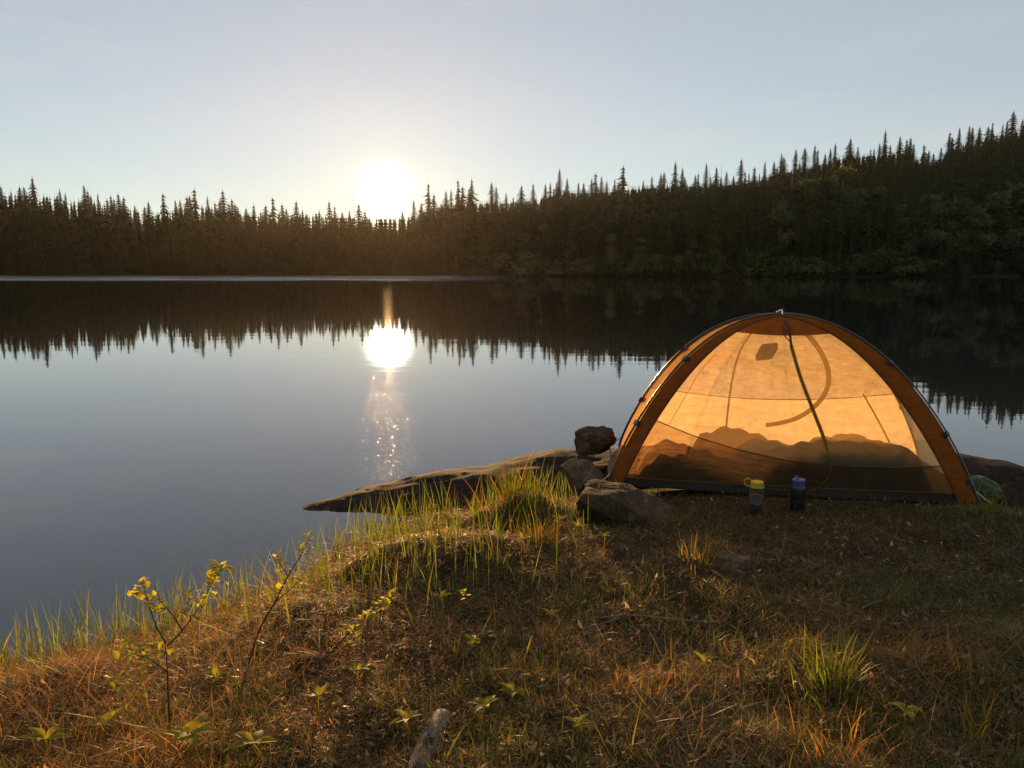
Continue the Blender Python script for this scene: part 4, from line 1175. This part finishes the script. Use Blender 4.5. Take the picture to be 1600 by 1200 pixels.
def plant_tree(kind, x, y, scale, rz, label, cat, group, variant, widen=1.0):
    lib = {'spruce_tree': SPR, 'pine_tree': PIN, 'birch_tree': BIR, 'bush': BSH}[kind]
    cme, tme = lib[variant % len(lib)]
    root = bpy.data.objects.new(kind, None); COL.objects.link(root)
    root.location = (x, y, hill_z(x, y) - .15); root.rotation_euler = (0, 0, rz); root.scale = (scale * widen, scale * widen, scale)
    tag(root, label, cat, group)
    for nm, me in (("crown", cme), ("trunk", tme)):
        o = bpy.data.objects.new(nm, me); COL.objects.link(o); o.parent = root
    return root

tr = random.Random(99)
def place_px(px, y): return (px - 800) / FPX * y * math.cos(PITCH), y
ZONES = [(-999, 250, "dark far-shore spruce in the treeline farthest from the tent", "spruces at the open end of the lake"),
         (250, 545, "dark spruce in the low far treeline just short of the sun", "spruces before the sun"),
         (545, 665, "spruce on the far shore standing right below the setting sun", "spruces under the sun"),
         (665, 985, "spruce on the gently rising ridge between sun and tent", "spruces between sun and tent"),
         (985, 1290, "tall spruce on the ridge straight above the orange tent", "spruces above the tent"),
         (1290, 9999, "tall black spruce on the highest part of the hill beyond the birches", "spruces on the hilltop")]
count_sp = 0
px = -150.0
ridge_list = []
while px < 1780:
    ridge_list.append(px); px += tr.choice((4.5, 7, 10, 13, 17)) * tr.uniform(.8, 1.2)
for i, px in enumerate(ridge_list):
    y = ridge_d(px) + tr.uniform(-7, 5); x, _ = place_px(px, y)
    zb = hill_z(x, y)
    target = CAMZ + elev(px, top_row(px)) * y
    jit = tr.choice((1.14, 1.06, 1.0, .95, .88, .80, .98)) + tr.uniform(-.05, .05)
    if 570 < px < 636: jit = min(jit, .97)
    h = max(7.0, (target - zb)) * jit
    for a, b_, lab, grp in ZONES:
        if a <= px < b_: break
    kind, cat = ('spruce_tree', 'spruce'); sc = h / 19.0
    pine = tr.random() < .035 and not 560 < px < 680
    if pine:
        plant_tree('pine_tree', x, y, h * .9 / 17, tr.uniform(0, 6.28), lab.replace("spruce", "rounded pine"), "pine", grp.replace("spruces", "pines"), tr.randrange(3))
    else:
        plant_tree('spruce_tree', x, y, sc, tr.uniform(0, 6.28), lab, cat, grp, tr.randrange(6), tr.uniform(1.3, 2.0)); count_sp += 1
# bare dead trunks on the ridge
for px in (1098, 1103, 1122):
    y = ridge_d(px) - 5; x, _ = place_px(px, y); top = CAMZ + elev(px, tr.uniform(254, 262)) * y; h = top - hill_z(x, y)
    root = empty("dead_tree", (x, y, hill_z(x, y) - .2)); tag(root, "bare pointed dead trunk sticking up from the ridge above the tent", "dead tree", "dead trunks on the ridge")
    mesh_obj("trunk", *trunk_geo(h, .16, 0, int(px)), M_BARK, root, smooth=True)
    stubs = []
    for k in range(14):
        z = h * tr.uniform(.4, .97); a = tr.uniform(0, 6.28); ln = tr.uniform(.3, .9)
        stubs.append(tube([(0, 0, z), (math.cos(a) * ln, math.sin(a) * ln, z - .1)], [.04, .015], 4))
    mesh_obj("branch_stubs", *join_geo(stubs), M_BARK, root)
# birches and bushes on the shore beyond the tent
bx = [(818, 10), (850, 11), (888, 9), (925, 11), (955, 9.5), (1000, 8), (1040, 9), (1080, 8), (1110, 9), (1150, 10), (1190, 11), (1215, 13), (1235, 15), (1260, 15.5), (1285, 16), (1310, 17), (1335, 13.5), (1362, 14),
      (1395, 12), (1420, 11), (1450, 14), (1478, 12), (1495, 13.5), (1520, 12.5), (1550, 14), (1580, 15), (1612, 16), (1650, 14), (1690, 15)]
for i, (px, h) in enumerate(bx):
    off = 3 + tr.uniform(0, 9) + (10 if 1215 < px < 1345 else 0); y = shore_d(px) + off; x, _ = place_px(px, y)
    lab = ("leafy birch in the pale green stand on the far shore above the tent" if px > 1180 else "low olive birch at the far water's edge between the sun and the tent")
    grp = "birches in the stand above the tent" if px > 1180 else "low shore birches"
    plant_tree('birch_tree', x, y, h * (1.28 if px > 1200 else 1.05) / 14, tr.uniform(0, 6.28), lab, "birch", grp, tr.randrange(4), tr.uniform(1.15, 1.6))
for i in range(26):
    px = 800 + i * 34 + tr.uniform(-14, 14); y = shore_d(px) + tr.uniform(1.0, 3.0); x, _ = place_px(px, y)
    plant_tree('bush', x, y, tr.uniform(.6, 1.4), tr.uniform(0, 6.28), "low bush on the far waterline under the birches", "bush", "bushes along the far waterline", tr.randrange(2), tr.uniform(1.2, 2.0))
# the closed wood between shore and ridge, one mass
def forest():
    lib = [np.array([tuple(v) for v in g[0]]) for g in (spruce_geo(70 + i, 19, 2.5, 15, False, .35) for i in range(4))]
    lf = [np.array([f if len(f) == 3 else f for f in spruce_geo(70 + i, 19, 2.5, 15, False, .35)[1]]) for i in range(4)]
    Vs, Fs = [], []; o = 0
    for px0 in np.arange(-330, 1980, 7.5):
        s, r = shore_d(px0), ridge_d(px0); rows = int(max(5, (r - s) / 5.5))
        for q_ in range(2):     # low growth right behind the waterline
            px_ = px0 + tr.uniform(-5, 5); y = s + tr.uniform(.3, 2.0); x, _ = place_px(px_, y); h = tr.uniform(2.0, 6.5); k = tr.randrange(4); w = h / 19 * tr.uniform(1.6, 2.6)
            q = lib[k]; Vs.append(np.column_stack([q[:, 0] * w + x, q[:, 1] * w + y, q[:, 2] * h / 19 - .3])); Fs.append(lf[k] + o); o += len(q)
        for j in range(rows):
            px_ = px0 + tr.uniform(-6, 6); t = (j + tr.uniform(.1, .9)) / rows
            y = s + 3 + (r - s - 4) * t; x, _ = place_px(px_, y); z = hill_z(x, y)
            lim = CAMZ + elev(px_, top_row(px_) + (14 if px_ < 660 else 22)) * y - z
            h = min(tr.uniform(13, 20), lim)
            if h < 4: continue
            k = tr.randrange(4); a = tr.uniform(0, 6.28); c, sn = math.cos(a), math.sin(a); w = h / 19 * tr.uniform(.9, 1.25)
            q = lib[k]; P = np.column_stack([(q[:, 0] * c - q[:, 1] * sn) * w + x, (q[:, 0] * sn + q[:, 1] * c) * w + y, q[:, 2] * h / 19 + z - .2])
            Vs.append(P); Fs.append(lf[k] + o); o += len(P)
    ob = mesh_obj("forest", np.concatenate(Vs), np.concatenate(Fs), M_SPRUCE)
    tag(ob, "dense dark spruce forest filling the far shore", "forest", kind='stuff')
forest()
def flare_haze():  # scattering box added to imitate a warm flare veil over the far trees
    V, F = box_geo((0, 195, 43), (1000, 0, 0), (0, 275, 0), (0, 0, 47))
    m, t, o = new_mat("flare scatter")
    v = N(t, 'ShaderNodeVolumePrincipled'); v.inputs['Color'].default_value = (1.0, .86, .72, 1)
    v.inputs['Density'].default_value = 0.00004; v.inputs['Anisotropy'].default_value = 0.73
    L(t, v.outputs[0], o.inputs['Volume'])
    h = mesh_obj("flare_haze", V, F, m); h.display_type = 'WIRE'; tag(h, "thin warm air volume added for the glow of lens flare", "flare_haze", kind='stuff')
flare_haze()
print("spruces", count_sp)
